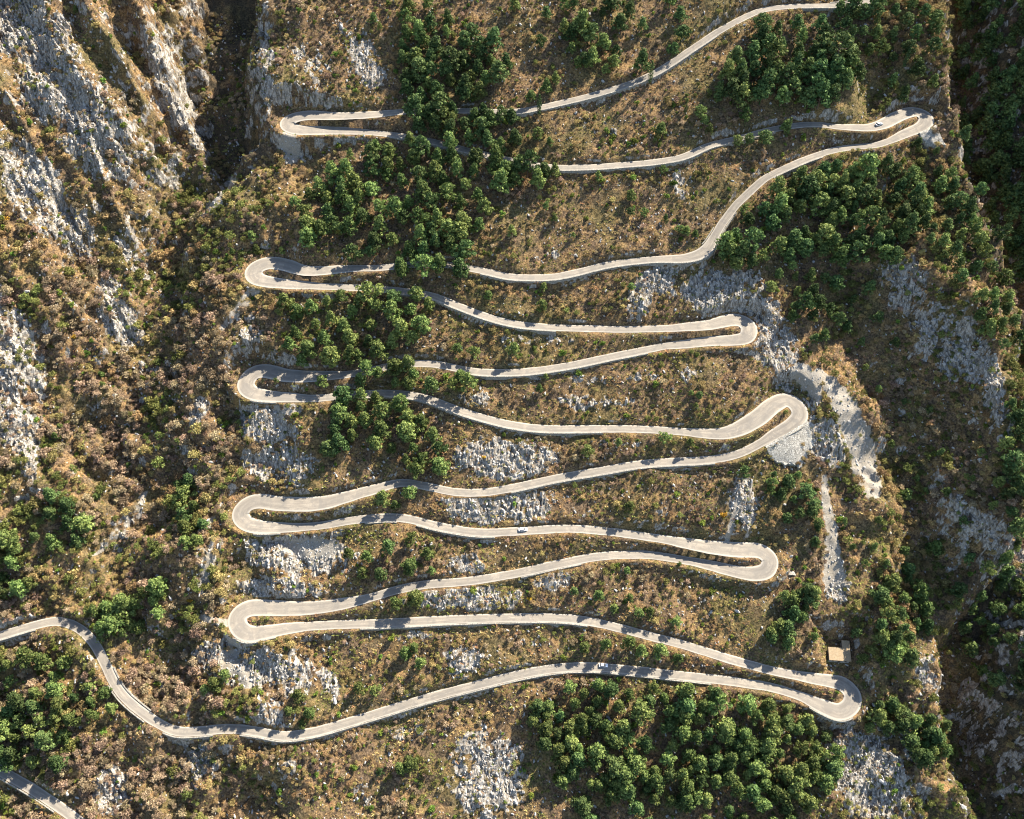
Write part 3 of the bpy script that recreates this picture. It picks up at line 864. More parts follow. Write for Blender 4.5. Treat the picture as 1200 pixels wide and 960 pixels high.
def make_twigs(seed, n=120, wid=0.03):
    """unit leafless shrub, 1 m radius: clumps of fine twig tips on a few stems, with longer twigs sticking out"""
    rng = np.random.default_rng(seed)
    k = int(rng.integers(8, 12)); cs, rs, ns = [], [], []
    for i in range(k):
        a = i * 2.4 + rng.uniform(-.4, .4); d = 0.66 * math.sqrt((i + 0.3) / k)
        r = rng.uniform(0.22, 0.38)
        cs.append((math.cos(a) * d, math.sin(a) * d, (1.15 - 0.75 * d * d) * rng.uniform(0.75, 1.1))); rs.append((r, r, r * 0.9)); ns.append(int(rng.uniform(20, 30)))
    A, _ = tufts(cs, rs, ns, 0.14, 0.7, 0.45, (0.6, 1.1), rng)
    T = []
    for i in range(n):
        hd = np.array(cs[i % k]); d = rng.normal(size=3); d[2] = abs(d[2]) + 0.1; d /= np.linalg.norm(d)
        p1 = hd + d * rng.uniform(0.3, 0.5); side = np.cross(d, rng.normal(size=3)); side /= np.linalg.norm(side); w = wid * rng.uniform(0.6, 1.4)
        T.append((hd - side * w, hd + side * w, p1))
    for hd in cs:
        hd = np.array(hd)
        for e in ((0.04, 0, 0), (0, 0.04, 0)):
            e = np.array(e); T.append((-e + (0, 0, -0.2), e + (0, 0, -0.2), hd))
    T = np.concatenate([A, np.array(T).reshape(-1, 3)])
    return mesh_np('bare_shrub', T, np.arange(len(T)).reshape(-1, 3))


def make_tussock(seed, n=26):
    rng = np.random.default_rng(seed); T = []
    for i in range(n):
        a = rng.uniform(0, 6.28); r0 = rng.uniform(0, 0.55); c = np.array([math.cos(a) * r0, math.sin(a) * r0, -0.05])
        d = np.array([math.cos(a) * 0.6 + rng.normal(0, .3), math.sin(a) * 0.6 + rng.normal(0, .3), rng.uniform(0.4, 1.0)])
        s = np.cross(d, (0, 0, 1)); s /= np.linalg.norm(s) + 1e-9
        w = rng.uniform(0.06, 0.13)
        T.append((c - s * w, c + s * w, c + d * rng.uniform(0.45, 0.8)))
    T = np.array(T).reshape(-1, 3)
    return mesh_np('tussock', T, np.arange(len(T)).reshape(-1, 3))


def make_stone(seed):
    rng = np.random.default_rng(seed)
    bm = bmesh.new(); bmesh.ops.create_icosphere(bm, subdivisions=1, radius=1)
    for v in bm.verts:
        v.co = Vector((v.co.x * 0.55, v.co.y * 1.0, v.co.z * 0.75)) * rng.uniform(0.65, 1.2)
    me = bpy.data.meshes.new('rock'); bm.to_mesh(me); bm.free(); return me


HID = bpy.data.collections.new('plant_kinds')     # prototypes for the stuff objects (not linked to the scene)


def proto_collection(name, meshes_mats):
    c = bpy.data.collections.new(name)
    for i, parts in enumerate(meshes_mats):
        if len(parts) == 1:
            me, m = parts[0]
        else:
            bm = bmesh.new(); mm = []
            for k, (pm, m_) in enumerate(parts):
                n0 = len(bm.faces); bm.from_mesh(pm); bm.faces.ensure_lookup_table(); mm.append(m_)
                for f in bm.faces[n0:]: f.material_index = k
            me = bpy.data.meshes.new(f'{name}_kind'); bm.to_mesh(me); bm.free(); me.materials.clear()
            for m_ in mm: me.materials.append(m_)
            o = bpy.data.objects.new(f'{name}_{i:02d}', me); c.objects.link(o); continue
        if m is not None: me.materials.clear(); me.materials.append(m)
        o = bpy.data.objects.new(f'{name}_{i:02d}', me); c.objects.link(o)
    return c


def scatter(name, coll, P, scale, rotz, pick, label, tilt=None):
    me = bpy.data.meshes.new(name)
    me.vertices.add(len(P)); me.vertices.foreach_set('co', np.ascontiguousarray(P, np.float32).ravel())
    a = me.attributes.new('size', 'FLOAT_VECTOR', 'POINT'); a.data.foreach_set('vector', np.ascontiguousarray(scale, np.float32).ravel())
    rot = np.zeros((len(P), 3), np.float32); rot[:, 2] = rotz
    if tilt is not None: rot[:, :2] = tilt
    a = me.attributes.new('turn', 'FLOAT_VECTOR', 'POINT'); a.data.foreach_set('vector', rot.ravel())
    a = me.attributes.new('pick', 'INT', 'POINT'); a.data.foreach_set('value', np.ascontiguousarray(pick, np.int32))
    o = bpy.data.objects.new(name, me); COL.objects.link(o)
    ng = bpy.data.node_groups.new(name, 'GeometryNodeTree')
    ng.interface.new_socket('Geometry', in_out='INPUT', socket_type='NodeSocketGeometry')
    ng.interface.new_socket('Geometry', in_out='OUTPUT', socket_type='NodeSocketGeometry')
    N = ng.nodes; gi = N.new('NodeGroupInput'); go = N.new('NodeGroupOutput')
    iop = N.new('GeometryNodeInstanceOnPoints'); ci = N.new('GeometryNodeCollectionInfo')
    ci.inputs['Collection'].default_value = coll; ci.inputs['Separate Children'].default_value = True; ci.inputs['Reset Children'].default_value = True
    def na(nm, typ):
        n = N.new('GeometryNodeInputNamedAttribute'); n.data_type = typ; n.inputs['Name'].default_value = nm; return n.outputs['Attribute']
    e2r = N.new('FunctionNodeEulerToRotation')
    L = ng.links
    L.new(gi.outputs[0], iop.inputs['Points']); L.new(ci.outputs[0], iop.inputs['Instance'])
    iop.inputs['Pick Instance'].default_value = True
    L.new(na('pick', 'INT'), iop.inputs['Instance Index']); L.new(na('turn', 'FLOAT_VECTOR'), e2r.inputs[0]); L.new(e2r.outputs[0], iop.inputs['Rotation'])
    L.new(na('size', 'FLOAT_VECTOR'), iop.inputs['Scale']); L.new(iop.outputs[0], go.inputs[0])
    md = o.modifiers.new('scatter', 'NODES'); md.node_group = ng
    tag(o, label, kind='stuff')
    return o


PINES = [make_pine(100 + i, wide=w * 1.05, low=lo, clumps=int(c * 1.35), cone=i in (0, 2, 4, 6)) for i, (w, lo, c) in enumerate([(0.36, 0.22, 18), (0.42, 0.3, 17), (0.33, 0.2, 18), (0.46, 0.34, 16), (0.38, 0.26, 20), (0.4, 0.18, 20), (0.3, 0.25, 15)])]
CYP = [make_cypress(130 + i) for i in range(2)]
BUSH = [make_bush(150 + i) for i in range(4)]
TW = [make_twigs(170 + i) for i in range(4)]
for (a, b) in PINES: a.materials.append(M_PINE); b.materials.append(M_BARK)
DPINES = [(a.copy(), b) for a, b in PINES]
for a, b in DPINES: a.materials.clear(); a.materials.append(M_DPINE)
for (a, b) in CYP: a.materials.append(M_DPINE); b.materials.append(M_BARK)
for a in BUSH: a.materials.append(M_SHRUB)
TWM = [[m.copy() for m in TW] for _ in range(4)]
for L, m in zip(TWM, (M_TWIG, M_TWIG2, M_TWIG3, M_TWIG4)):
    for me in L: me.materials.clear(); me.materials.append(m)

# ------------------------------------------------------------------ where the pines stand
def in_poly(u, v, poly):
    p = np.array(poly, float); c = False; j = len(p) - 1
    for i in range(len(p)):
        if (p[i, 1] > v) != (p[j, 1] > v) and u < (p[j, 0] - p[i, 0]) * (v - p[i, 1]) / (p[j, 1] - p[i, 1]) + p[i, 0]: c = not c
        j = i
    return c


GROVES = [  # polygon of crown centres, spacing px, keep, dark share, height m (lo, hi)
    ([(468, 5), (520, 0), (560, 35), (590, 50), (595, 80), (560, 100), (605, 128), (600, 145), (545, 150), (480, 148), (475, 110), (470, 60)], 15, 0.9, .6, (9, 13)),
    ([(600, 0), (680, 0), (690, 40), (640, 60), (600, 30)], 21, 0.65, .6, (8, 12)),
    ([(660, 0), (810, -5), (800, 60), (770, 95), (740, 70), (700, 60)], 18, 0.8, .7, (8, 13)),
    ([(690, 60), (740, 75), (735, 105), (690, 95)], 22, 0.6, .5, (7, 10)),
    ([(545, 150), (600, 150), (625, 185), (575, 205), (545, 190)], 17, 0.85, .6, (9, 13)),
    ([(350, 225), (400, 180), (450, 168), (490, 170), (545, 175), (600, 180), (645, 190), (640, 215), (600, 225), (570, 260), (545, 285), (540, 312), (480, 312), (440, 302), (400, 305), (370, 290), (345, 262)], 16.5, 0.85, .3, (9, 13.5)),
    ([(332, 350), (380, 342), (425, 348), (440, 375), (435, 410), (425, 425), (345, 428), (332, 390)], 19, 0.95, .1, (9, 13)),
    ([(432, 335), (470, 325), (503, 340), (505, 365), (485, 400), (440, 395)], 18, 0.95, .15, (9, 13)),
    ([(395, 420), (470, 412), (540, 425), (548, 448), (480, 455), (398, 455)], 18, 0.95, .2, (8, 12)),
    ([(372, 500), (395, 465), (440, 455), (475, 465), (500, 490), (520, 530), (515, 555), (485, 550), (450, 520), (410, 530), (375, 530)], 17, 0.92, .1, (9, 13)),
    ([(640, 808), (680, 798), (735, 800), (800, 808), (880, 815), (930, 828), (975, 860), (985, 890), (965, 925), (935, 940), (850, 935), (800, 940), (700, 930), (650, 890), (620, 850)], 15, 0.85, .25, (8, 12)),
    ([(650, 900), (760, 930), (900, 940), (960, 940), (950, 985), (700, 985)], 20, 0.6, .4, (8, 11)),
    ([(835, 95), (862, 62), (885, 30), (900, 22), (935, 20), (1000, 30), (1015, 80), (1000, 100), (985, 112), (930, 116), (885, 116), (845, 112)], 14.5, 0.95, .85, (10, 16)),
    ([(990, 0), (1095, 0), (1108, 100), (1060, 118), (1020, 60)], 17, 0.78, .7, (7, 11)),
    ([(855, 155), (880, 142), (915, 138), (925, 150), (880, 168)], 16, 0.5, .5, (7, 10)),
    ([(845, 290), (865, 262), (900, 232), (935, 195), (965, 185), (1010, 180), (1060, 195), (1085, 215), (1075, 250), (1050, 300), (1000, 310), (960, 290), (905, 305), (860, 310)], 15, 0.88, .55, (9, 14.5)),
    ([(1080, 195), (1115, 205), (1145, 250), (1180, 320), (1200, 380), (1200, 420), (1165, 400), (1130, 330), (1090, 280), (1075, 230)], 15, 0.85, .5, (8, 12)),
    ([(950, 320), (980, 318), (990, 350), (995, 385), (960, 395), (945, 350)], 15, 0.9, .7, (7, 11)),
    ([(910, 320), (935, 318), (942, 365), (925, 372)], 16, 0.8, .4, (6, 9)),
    ([(1130, -10), (1215, -10), (1225, 340), (1195, 320), (1160, 245), (1132, 190), (1125, 80)], 15, 0.85, 1, (9, 14)),
    ([(1185, 430), (1215, 430), (1215, 640), (1185, 635), (1178, 520)], 15, 0.9, .8, (8, 11)),
    ([(1028, 700), (1042, 675), (1065, 665), (1088, 700), (1088, 745), (1070, 772), (1048, 772), (1034, 745)], 14, 0.95, .5, (8, 11.5)),
    ([(1055, 840), (1090, 835), (1112, 850), (1105, 890), (1070, 895), (1058, 870)], 15, 0.9, .8, (7, 11)),
    ([(1022, 832), (1048, 815), (1052, 838), (1030, 855)], 15, 0.85, .3, (6, 9)),
    ([(1115, 650), (1205, 640), (1210, 800), (1140, 790)], 17, 0.85, .7, (7, 11)),
    ([(-10, 775), (40, 760), (75, 770), (100, 800), (85, 850), (65, 900), (30, 895), (-10, 895)], 16.5, 0.92, .3, (8, 12)),
    ([(100, 805), (130, 800), (138, 830), (105, 838)], 17, 0.95, .1, (8, 11)),
    ([(55, 575), (75, 580), (98, 615), (85, 650), (60, 640), (48, 610)], 16, 0.85, .3, (8, 12)),
    ([(-10, 625), (40, 625), (50, 655), (30, 690), (-10, 700)], 17, 0.85, .4, (8, 12)),
    ([(105, 715), (150, 695), (180, 680), (190, 695), (185, 720), (150, 745), (115, 742)], 16, 0.95, .2, (8, 12)),
    ([(200, 558), (220, 555), (235, 595), (243, 615), (225, 640), (205, 640), (215, 600)], 15, 0.95, .3, (8, 11)),
    ([(925, 545), (880, 555), (890, 575), (930, 590), (955, 600), (970, 640), (950, 640), (960, 575)], 18, 0.6, .4, (5, 8)),
    ([(900, 700), (930, 690), (965, 678), (955, 700), (935, 730), (930, 755), (900, 748)], 16, 0.85, .5, (7, 11)),
]
SINGLES = [  # crown centre u, v, height m, dark
    (738, 593, 6.5, 0), (690, 528, 7, 0), (725, 518, 6, 0), (780, 512, 6.5, .5), (810, 517, 5.5, 0), (635, 357, 8, 0), (602, 407, 9, 0), (535, 408, 7, 0), (555, 412, 7, 0), (572, 345, 6, 0),
    (447, 582, 9, 0), (480, 578, 9, 0), (463, 590, 7, 0), (378, 447, 7, 0), (323, 446, 4, 0), (430, 652, 10, 0), (455, 640, 10, .3), (482, 632, 9, 0), (500, 648, 8, 0), (424, 670, 8, 0), (446, 672, 9, 1), (480, 662, 9, 0), (408, 648, 7, 0), (505, 668, 5, 0), (465, 706, 8, 0), (486, 700, 10, 0),
    (685, 758, 7, 0), (710, 753, 9, 0), (738, 752, 10, 0), (752, 762, 9, 0), (775, 762, 9, 0), (795, 770, 8, 0), (702, 697, 7.5, .5), (673, 692, 5, 1), (720, 712, 5, 0), (738, 700, 6, 0), (748, 718, 6, 0), (762, 716, 6, 0), (793, 727, 6, 0), (735, 668, 5, 0),
    (252, 800, 11, 0), (240, 808, 8, 0), (263, 790, 8, 0), (348, 815, 8, 0), (362, 835, 8, 0), (338, 832, 7, 0), (355, 848, 6, 0), (475, 765, 8, 0), (492, 775, 8, .4), (485, 758, 7, 0), (420, 805, 8, 0), (440, 808, 7, 0), (470, 900, 8, .3), (480, 893, 8, 0), (445, 905, 5, 1),
    (163, 736, 8, 0), (120, 450, 4, .5), (118, 438, 4, 0), (65, 510, 6, .5), (70, 500, 5, 0), (112, 582, 5, 0), (205, 230, 3.5, 0), (295, 275, 6, .5), (272, 293, 4, 0), (300, 290, 5, 0), (360, 268, 6, 0), (187, 510, 5, 0), (210, 335, 4, 1), (1030, 608, 5, .5), (1063, 580, 8, 0), (1103, 530, 6, .5), (1172, 563, 8, .5), (1098, 640, 10, .2), (1015, 660, 5, .5), (1165, 590, 6, 0), (1085, 575, 5, 0),
    (805, 270, 6, 0), (797, 268, 5, 0), (815, 274, 5, 0), (872, 552, 8, .8), (832, 150, 6, 0), (822, 130, 8, 0), (843, 108, 8, .5), (826, 140, 6, .5), (872, 245, 6, 0), (903, 335, 8, 0), (928, 310, 7, .3), (1075, 168, 9, .6), (1098, 176, 5, .6), (670, 55, 7, 0), (663, 30, 9, .4), (686, 68, 9, .3), (640, 100, 8, .3), (622, 112, 7, 0), (652, 90, 7, 0), (678, 72, 7, 0), (690, 70, 8, 0), (710, 80, 6, 0),
    (702, 205, 6, 0), (740, 228, 7, .2), (740, 247, 5, 1), (755, 248, 6, 0), (630, 155, 7, 0), (650, 190, 8, .3), (672, 275, 4, 0), (650, 255, 5, 0), (600, 270, 7, 0), (780, 255, 5, 0), (775, 150, 7, 0), (778, 198, 5, 0), (640, 240, 5, 0), (645, 165, 5, 0), (810, 460, 4, 0), (820, 462, 5, 1), (816, 475, 4, 0), (795, 655, 3, 0), (637, 335, 5, 0), (740, 335, 5, 0), (640, 440, 4, 0), (632, 455, 6, 0),
    (345, 235, 7, .3), (410, 180, 7, 0), (440, 170, 9, 0), (480, 162, 9, .3), (527, 165, 11, 0), (330, 300, 5, .5), (150, 545, 4, 0), (1020, 480, 3, 0), (955, 395, 6, .8), (437, 20, 6, .2), (445, 30, 5, 0), (88, 10, 4, .5), (1060, 470, 4, .8),
    (1030, 838, 11, .4), (1046, 824, 10, .4), (1042, 852, 10, .4), (1020, 852, 7, 0), (1058, 838, 10, .5), (1072, 845, 11, .6), (1095, 862, 12, .6), (1085, 885, 11, .6), (1108, 878, 9, .6), (1068, 868, 9, .5),
    (905, 565, 7, .3), (925, 563, 8, .4), (915, 579, 8, .4), (945, 575, 9, .4), (955, 590, 8, .4), (938, 601, 7, .4), (960, 612, 6, .3), (935, 556, 6, 0), (958, 635, 6, .3), (923, 606, 6, .3),
    (946, 690, 9, .5), (930, 700, 8, .5), (915, 735, 9, .5), (904, 746, 8, .5), (925, 752, 8, .3), (940, 722, 8, .3), (951, 705, 7, .5), (955, 745, 6, 0), (1005, 740, 7, .2), (1012, 770, 7, .1),
    (1045, 520, 6, .6), (1075, 560, 5, .6), (1110, 575, 6, .4), (1140, 560, 5, .3), (1130, 610, 6, .5), (1025, 640, 6, .4), (1060, 645, 7, .5), (990, 610, 5, 0), (1000, 640, 5, 0), (1090, 480, 5, .8), (1150, 530, 5, .3), (1015, 430, 5, .6), (1030, 455, 5, .6), (1050, 400, 6, .9), (1030, 370, 7, .9), (1020, 335, 8, .8),
    (985, 10, 9, 1), (999, 6, 10, 1), (1014, 12, 9, 1), (1040, 660, 6, .5), (1005, 800, 4, 0), (1010, 400, 6, .6), (1000, 350, 7, .6),
]
CYPS = [(632, 123, 13), (763, 85, 14), (588, 200, 13), (628, 208, 9), (924, 150, 13), (1063, 68, 12), (1075, 78, 11), (804, 125, 10), (502, 178, 9)]


def crown_to_base(u, v, h, frac=0.62):
    """ground point of a tree whose crown centre shows at (u, v)"""
    p = hit(np.array([u]), np.array([v]))[0]
    for it in range(3):
        cu, cv = project(p[0], p[1], p[2] + h * frac)
        e = np.array([u - cu, v - cv])
        bu, bv = project(*p)
        p = hit(np.array([bu + e[0]]), np.array([bv + e[1]]))[0]
    return p


trees = []      # (u, v, height, dark, single)
for poly, sp, keep, dk, (h0, h1) in GROVES:
    pu = np.array(poly)
    pts = []
    cand = int((np.ptp(pu[:, 0]) * np.ptp(pu[:, 1])) / (sp * sp) * 14)
    for i in range(cand):
        u = RNG.uniform(pu[:, 0].min(), pu[:, 0].max()); v = RNG.uniform(pu[:, 1].min(), pu[:, 1].max())
        if not in_poly(u, v, poly): continue
        if all((u - a) ** 2 + ((v - b) * 1.15) ** 2 > (sp * RNG.uniform(0.8, 1.15)) ** 2 for a, b in pts): pts.append((u, v))
    for u, v in pts:
        if RNG.random() < keep: trees.append((u, v, RNG.uniform(h0, h1) * RNG.uniform(0.72, 1.18), RNG.random() < dk, False))
for u, v, h, dk in SINGLES: trees.append((u, v, h, RNG.random() < dk, True))
OFFR = OFFROAD
placed = []
for (u, v, h, dk, single) in trees:
    p = crown_to_base(u, v, h)
    off = sample(OFFR, p[0], p[1])
    if off < 1.0:
        # step off the road, to the downhill or uphill verge
        moved = False
        for dy in (-3, 3, -5, 5, -7, 7):
            if sample(OFFR, p[0], p[1] + dy) > 1.2: p = np.array([p[0], p[1] + dy, sample(GZ, p[0], p[1] + dy)]); moved = True; break
        if not moved: continue
    depth = (p - CAM) @ LOOK
    inside = -15 < u < 1215 and -15 < v < 985
    placed.append((p, u, v, h, dk, single, h / depth * (3 if single else 1) if inside else 0))
placed.sort(key=lambda q: -q[6])
N_PINE = 300


def add_tree(name, cm, tm, p, h, wid, rz):
    root = bpy.data.objects.new(name, None); root.empty_display_size = 0.3; COL.objects.link(root)
    root.location = p; root.rotation_euler = (0, 0, rz); root.scale = (wid, wid, h)
    for nm, me in (('trunk', tm), ('crown', cm)):
        o = bpy.data.objects.new(nm, me); COL.objects.link(o); o.parent = root
    return root


lab = []
tree_xy = []
for (p, u, v, h, dk, single, w) in placed[:N_PINE]:
    k = int(RNG.integers(len(PINES))); cm, tm = (DPINES if dk else PINES)[k]
    h *= 1.08; wid = h * RNG.uniform(0.92, 1.25)
    o = add_tree('pine_tree', cm, tm, p - np.array([0, 0, 0.1]), h, wid, RNG.uniform(0, 6.28))
    tag(o, None, 'tree', 'green pines on the mountainside')
    size = 'small' if h < 6.5 else ('tall' if h > 11 else 'bushy')
    lab.append((o, f"{size} {'dark' if dk else 'bright'} pine", u, v)); tree_xy.append(p)
assign_labels(lab)
rest = placed[N_PINE:]
if rest:
    coll = proto_collection('pine', [[(a, M_PINE), (b, M_BARK)] for a, b in PINES] + [[(a, M_DPINE), (b, M_BARK)] for a, b in DPINES])
    for (a, b), (c, d) in zip(PINES, DPINES):
        a.materials.clear(); a.materials.append(M_PINE); c.materials.clear(); c.materials.append(M_DPINE); b.materials.clear(); b.materials.append(M_BARK)
    P = np.array([q[0] for q in rest]); hs = np.array([q[3] for q in rest]); dks = np.array([q[4] for q in rest])
    hs = hs * 1.08; wd = hs * RNG.uniform(0.92, 1.25, len(rest))
    scatter('pine_wood', coll, P, np.stack([wd, wd, hs], -1), RNG.uniform(0, 6.28, len(rest)), RNG.integers(0, len(PINES), len(rest)) + np.where(dks, len(PINES), 0), 'remaining green pines massed in groves')
    tree_xy += [q[0] for q in rest]
lab = []
for (u, v, h) in CYPS:
    p = crown_to_base(u, v, h, 0.5); k = int(RNG.integers(2))
    o = add_tree('cypress_tree', CYP[k][0], CYP[k][1], p, h, h * 1.05, RNG.uniform(0, 6.28))
    tag(o, None, 'tree', 'slim cypresses by the upper road'); lab.append((o, 'slim dark columnar cypress', u, v)); tree_xy.append(p)
assign_labels(lab)
tree_xy = np.array(tree_xy)

# ------------------------------------------------------------------ shrubs, tussocks and loose rock over the slope
occ = np.zeros(GX.shape, bool)


def jitter_pts(cell, x0=X0 - 10, x1=X1 + 10, y0=Y0 - 8, y1=Y1 + 10):
    xs = np.arange(x0, x1, cell); ys = np.arange(y0, y1, cell)
    a, b = np.meshgrid(xs, ys)
    a = (a + RNG.uniform(-0.5, 0.5, a.shape) * cell).ravel(); b = (b + RNG.uniform(-0.5, 0.5, b.shape) * cell).ravel()
    return a, b


def field(cell, margin=70):
    x, y = jitter_pts(cell)
    z = sample(GZ, x, y)
    u, v = project(x, y, z)
    m = (u > -margin) & (u < 1200 + margin) & (v > -margin) & (v < 960 + margin)
    return x[m], y[m], z[m], u[m], v[m]



# bare shrubs
x, y, z, u, v = field(2.6)
rk = sample(ROCK, x, y); sc = sample(SCREE, x, y); off = sample(OFFROAD, x, y)
dens = 0.16 + 0.8 * sstep(0.42, 0.58, 0.6 * fbm(u / 40, v / 40, 501, 3) + 0.4 * fbm(u / 14, v / 14, 502, 3))
dens += 0.28 * sstep(330, 230, u) * sstep(200, 330, v) + 0.25 * sstep(1000, 1060, u)
dens -= 0.02 * (sstep(560, 640, u) * sstep(860, 780, u) * sstep(330, 300, v))
dens *= (1 - 0.45 * sstep(1095, 1125, u) * ((v < 330) | (v > 660)))
dens *= (1 - 0.5 * rk) * (1 - np.where(u > 900, 0.97, 0.8) * sc) * (off > 1.9) * (np.hypot(x - HUT[0], y - HUT[1] - 4) > 8)
m = RNG.random(len(x)) < dens
x, y, z, u, v = x[m], y[m], z[m], u[m], v[m]
size = np.clip(RNG.lognormal(0.33, 0.4, len(x)), 0.6, 3.2)
size *= 1 - 0.22 * sstep(310, 360, u) * sstep(980, 930, u)
size *= 1 - 0.35 * sample(ROCK, x, y)
size = np.minimum(size, 0.55 + 0.5 * np.maximum(sample(OFFROAD, x, y), 1))
size *= 1 + 0.3 * sstep(330, 230, u) * sstep(200, 330, v) + 0.15 * sstep(1000, 1060, u)
tone = fbm(u / 70, v / 70, 511, 3) + 0.22 * (RNG.random(len(x)) - 0.5) + 0.1 * sstep(330, 250, u) * sstep(230, 330, v) - 0.05 - 0.09 * sstep(520, 600, u) * sstep(320, 280, v) - 0.07 * sstep(960, 1000, u) + 0.05 * sstep(760, 840, v)
kind = np.where(tone > 0.56, 2, np.where(tone < 0.44, 1, 0))
olv = fbm(u / 38 + 31, v / 38, 521, 3) + 0.35 * (RNG.random(len(x)) - 0.5) + 0.1 * sstep(880, 980, u) + 0.06 * sstep(160, 60, u) * sstep(430, 520, v) - 0.05 * sstep(500, 560, v) * (u > 300) * (u < 600)
kind = np.where(olv > 0.62, 3, kind)
inside = (u > 0) & (u < 1200) & (v > 0) & (v < 960)
near_tree = np.full(len(x), 99.0)
for t in tree_xy: near_tree = np.minimum(near_tree, np.hypot(x - t[0], y - t[1]))
score = size * inside * (near_tree > 3.5) * (u < 1090)
order = np.argsort(-score)
N_SHRUB = 290
lab = []
names = ['leafless tan', 'leafless golden', 'leafless pinkish', 'olive green']
for i in order[:N_SHRUB]:
    me = TWM[kind[i]][int(RNG.integers(4))]
    o = bpy.data.objects.new('bare_shrub', me); COL.objects.link(o)
    o.location = (x[i], y[i], z[i] - 0.1); s = size[i]; o.scale = (s, s, s * RNG.uniform(0.85, 1.15)); o.rotation_euler = (0, 0, RNG.uniform(0, 6.28))
    tag(o, None, 'shrub', 'dry shrubs on the mountainside'); lab.append((o, f'{names[kind[i]]} shrub', u[i], v[i]))
assign_labels(lab)
o_ = order[N_SHRUB:]
c = proto_collection('bare', [[(me, None)] for L in TWM for me in L])
s = size[o_]
scatter('bare_scrub', c, np.stack([x, y, z - 0.1], -1)[o_], np.stack([s, s, s * RNG.uniform(0.8, 1.15, len(s))], -1), RNG.uniform(0, 6.28, len(s)), kind[o_] * 4 + RNG.integers(0, 4, len(s)), 'dry brown and olive scrub covering the slopes')

# evergreen shrubs, a scatter of green dots
x, y, z, u, v = field(5.2, 20)
rk = sample(ROCK, x, y); sc = sample(SCREE, x, y); off = sample(OFFROAD, x, y)
dens = 0.11 + 0.42 * sstep(0.48, 0.64, fbm(u / 45 + 9, v / 45, 601, 3)) + 0.05 * sstep(600, 800, v)
dens += 0.45 * sstep(1100, 1135, u) * ((v < 330) | (v > 650))
dens *= (1 - 0.7 * rk) * (1 - sc) * (off > 1.5)
m = RNG.random(len(x)) < dens
x, y, z, u, v = x[m], y[m], z[m], u[m], v[m]
size = np.clip(RNG.lognormal(0.05, 0.42, len(x)), 0.5, 2.4)
inside = (u > 5) & (u < 1195) & (v > 5) & (v < 955)
near_tree = np.full(len(x), 99.0)
for t in tree_xy: near_tree = np.minimum(near_tree, np.hypot(x - t[0], y - t[1]))
order = np.argsort(-size * inside * (near_tree > 4) * (u < 1090))
lab = []
for i in order[:260]:
    o = bpy.data.objects.new('evergreen_shrub', BUSH[int(RNG.integers(4))]); COL.objects.link(o)
    s = size[i]; o.location = (x[i], y[i], z[i] - 0.15); o.scale = (s, s, s); o.rotation_euler = (0, 0, RNG.uniform(0, 6.28))
    tag(o, None, 'shrub', 'small evergreen shrubs'); lab.append((o, ('broad' if s > 1.5 else 'small') + ' green shrub', u[i], v[i]))
assign_labels(lab)
o_ = order[260:]
if len(o_):
    c = proto_collection('evergreen', [[(me, None)] for me in BUSH]); s = size[o_]
    scatter('evergreen_scrub', c, np.stack([x, y, z - 0.15], -1)[o_], np.stack([s, s, s], -1), RNG.uniform(0, 6.28, len(s)), RNG.integers(0, 4, len(s)), 'scattered small evergreen scrub')
# yellow autumn shrubs
lab = []
for (u, v, s) in [(88, 395, 1.8), (7, 258, 2.2), (253, 517, 1.9), (255, 510, 1.5), (847, 604, 2.2), (567, 537, 1.6), (1063, 630, 1.6), (222, 705, 1.6), (620, 703, 1.7), (52, 268, 1.3)]:
    p = hit(np.array([u]), np.array([v]))[0]
    me = BUSH[int(RNG.integers(4))].copy(); me.materials.clear(); me.materials.append(M_YEL)
    o = bpy.data.objects.new('yellow_shrub', me); COL.objects.link(o); o.location = p - np.array([0, 0, 0.2]); o.scale = (s, s, s)
    tag(o, None, 'shrub', 'yellow autumn shrubs'); lab.append((o, 'bright yellow leafy shrub', u, v))
assign_labels(lab)

# dry grass
TUS = [make_tussock(300 + i) for i in range(3)]
M_RUST = mat_leaf('rusty_grass', (0.25, 0.145, 0.06), (0.45, 0.29, 0.135), 0.025, 0.1)
TG = [m.copy() for m in TUS]; TO = [m.copy() for m in TUS]; TR = [m.copy() for m in TUS]
for m_ in TR: m_.materials.append(M_RUST)
for m_ in TG: m_.materials.append(M_GRASS)
for m_ in TO: m_.materials.append(M_OGRASS)
x, y, z, u, v = field(1.6, 30)
rk = sample(ROCK, x, y); sc = sample(SCREE, x, y); off = sample(OFFROAD, x, y)
dens = 0.25 + 0.75 * sstep(0.4, 0.6, fbm(u / 25, v / 25, 701, 3)) + 0.5 * ((off < 5) & (off > 0.5))
dens *= (1 - 0.68 * rk) * (1 - np.where(u > 900, 0.98, 0.85) * sc) * (off > 0.75) * (1 - 0.9 * sstep(1115, 1145, u) * ((v < 330) | (v > 640)))
m = RNG.random(len(x)) < np.clip(dens, 0, 0.9)
x, y, z, u, v = x[m], y[m], z[m], u[m], v[m]
s = RNG.uniform(0.6, 1.45, len(x))
ol = fbm(u / 50, v / 50, 711, 3) + 0.35 * (RNG.random(len(x)) - 0.5) + 0.07 * (off[m] < 5) + 0.06 * sstep(900, 980, u) > 0.54
c = proto_collection('tussock', [[(me, None)] for me in TG + TO + TR])
ru = fbm(u / 45 + 3, v / 45, 731, 3) + 0.4 * (RNG.random(len(x)) - 0.5) > 0.5
scatter('dry_grass', c, np.stack([x, y, z - 0.05], -1), np.stack([s, s, s], -1), RNG.uniform(0, 6.28, len(s)), RNG.integers(0, 3, len(s)) + np.where(ol, 3, np.where(ru, 6, 0)), 'dry golden grass on the slopes')

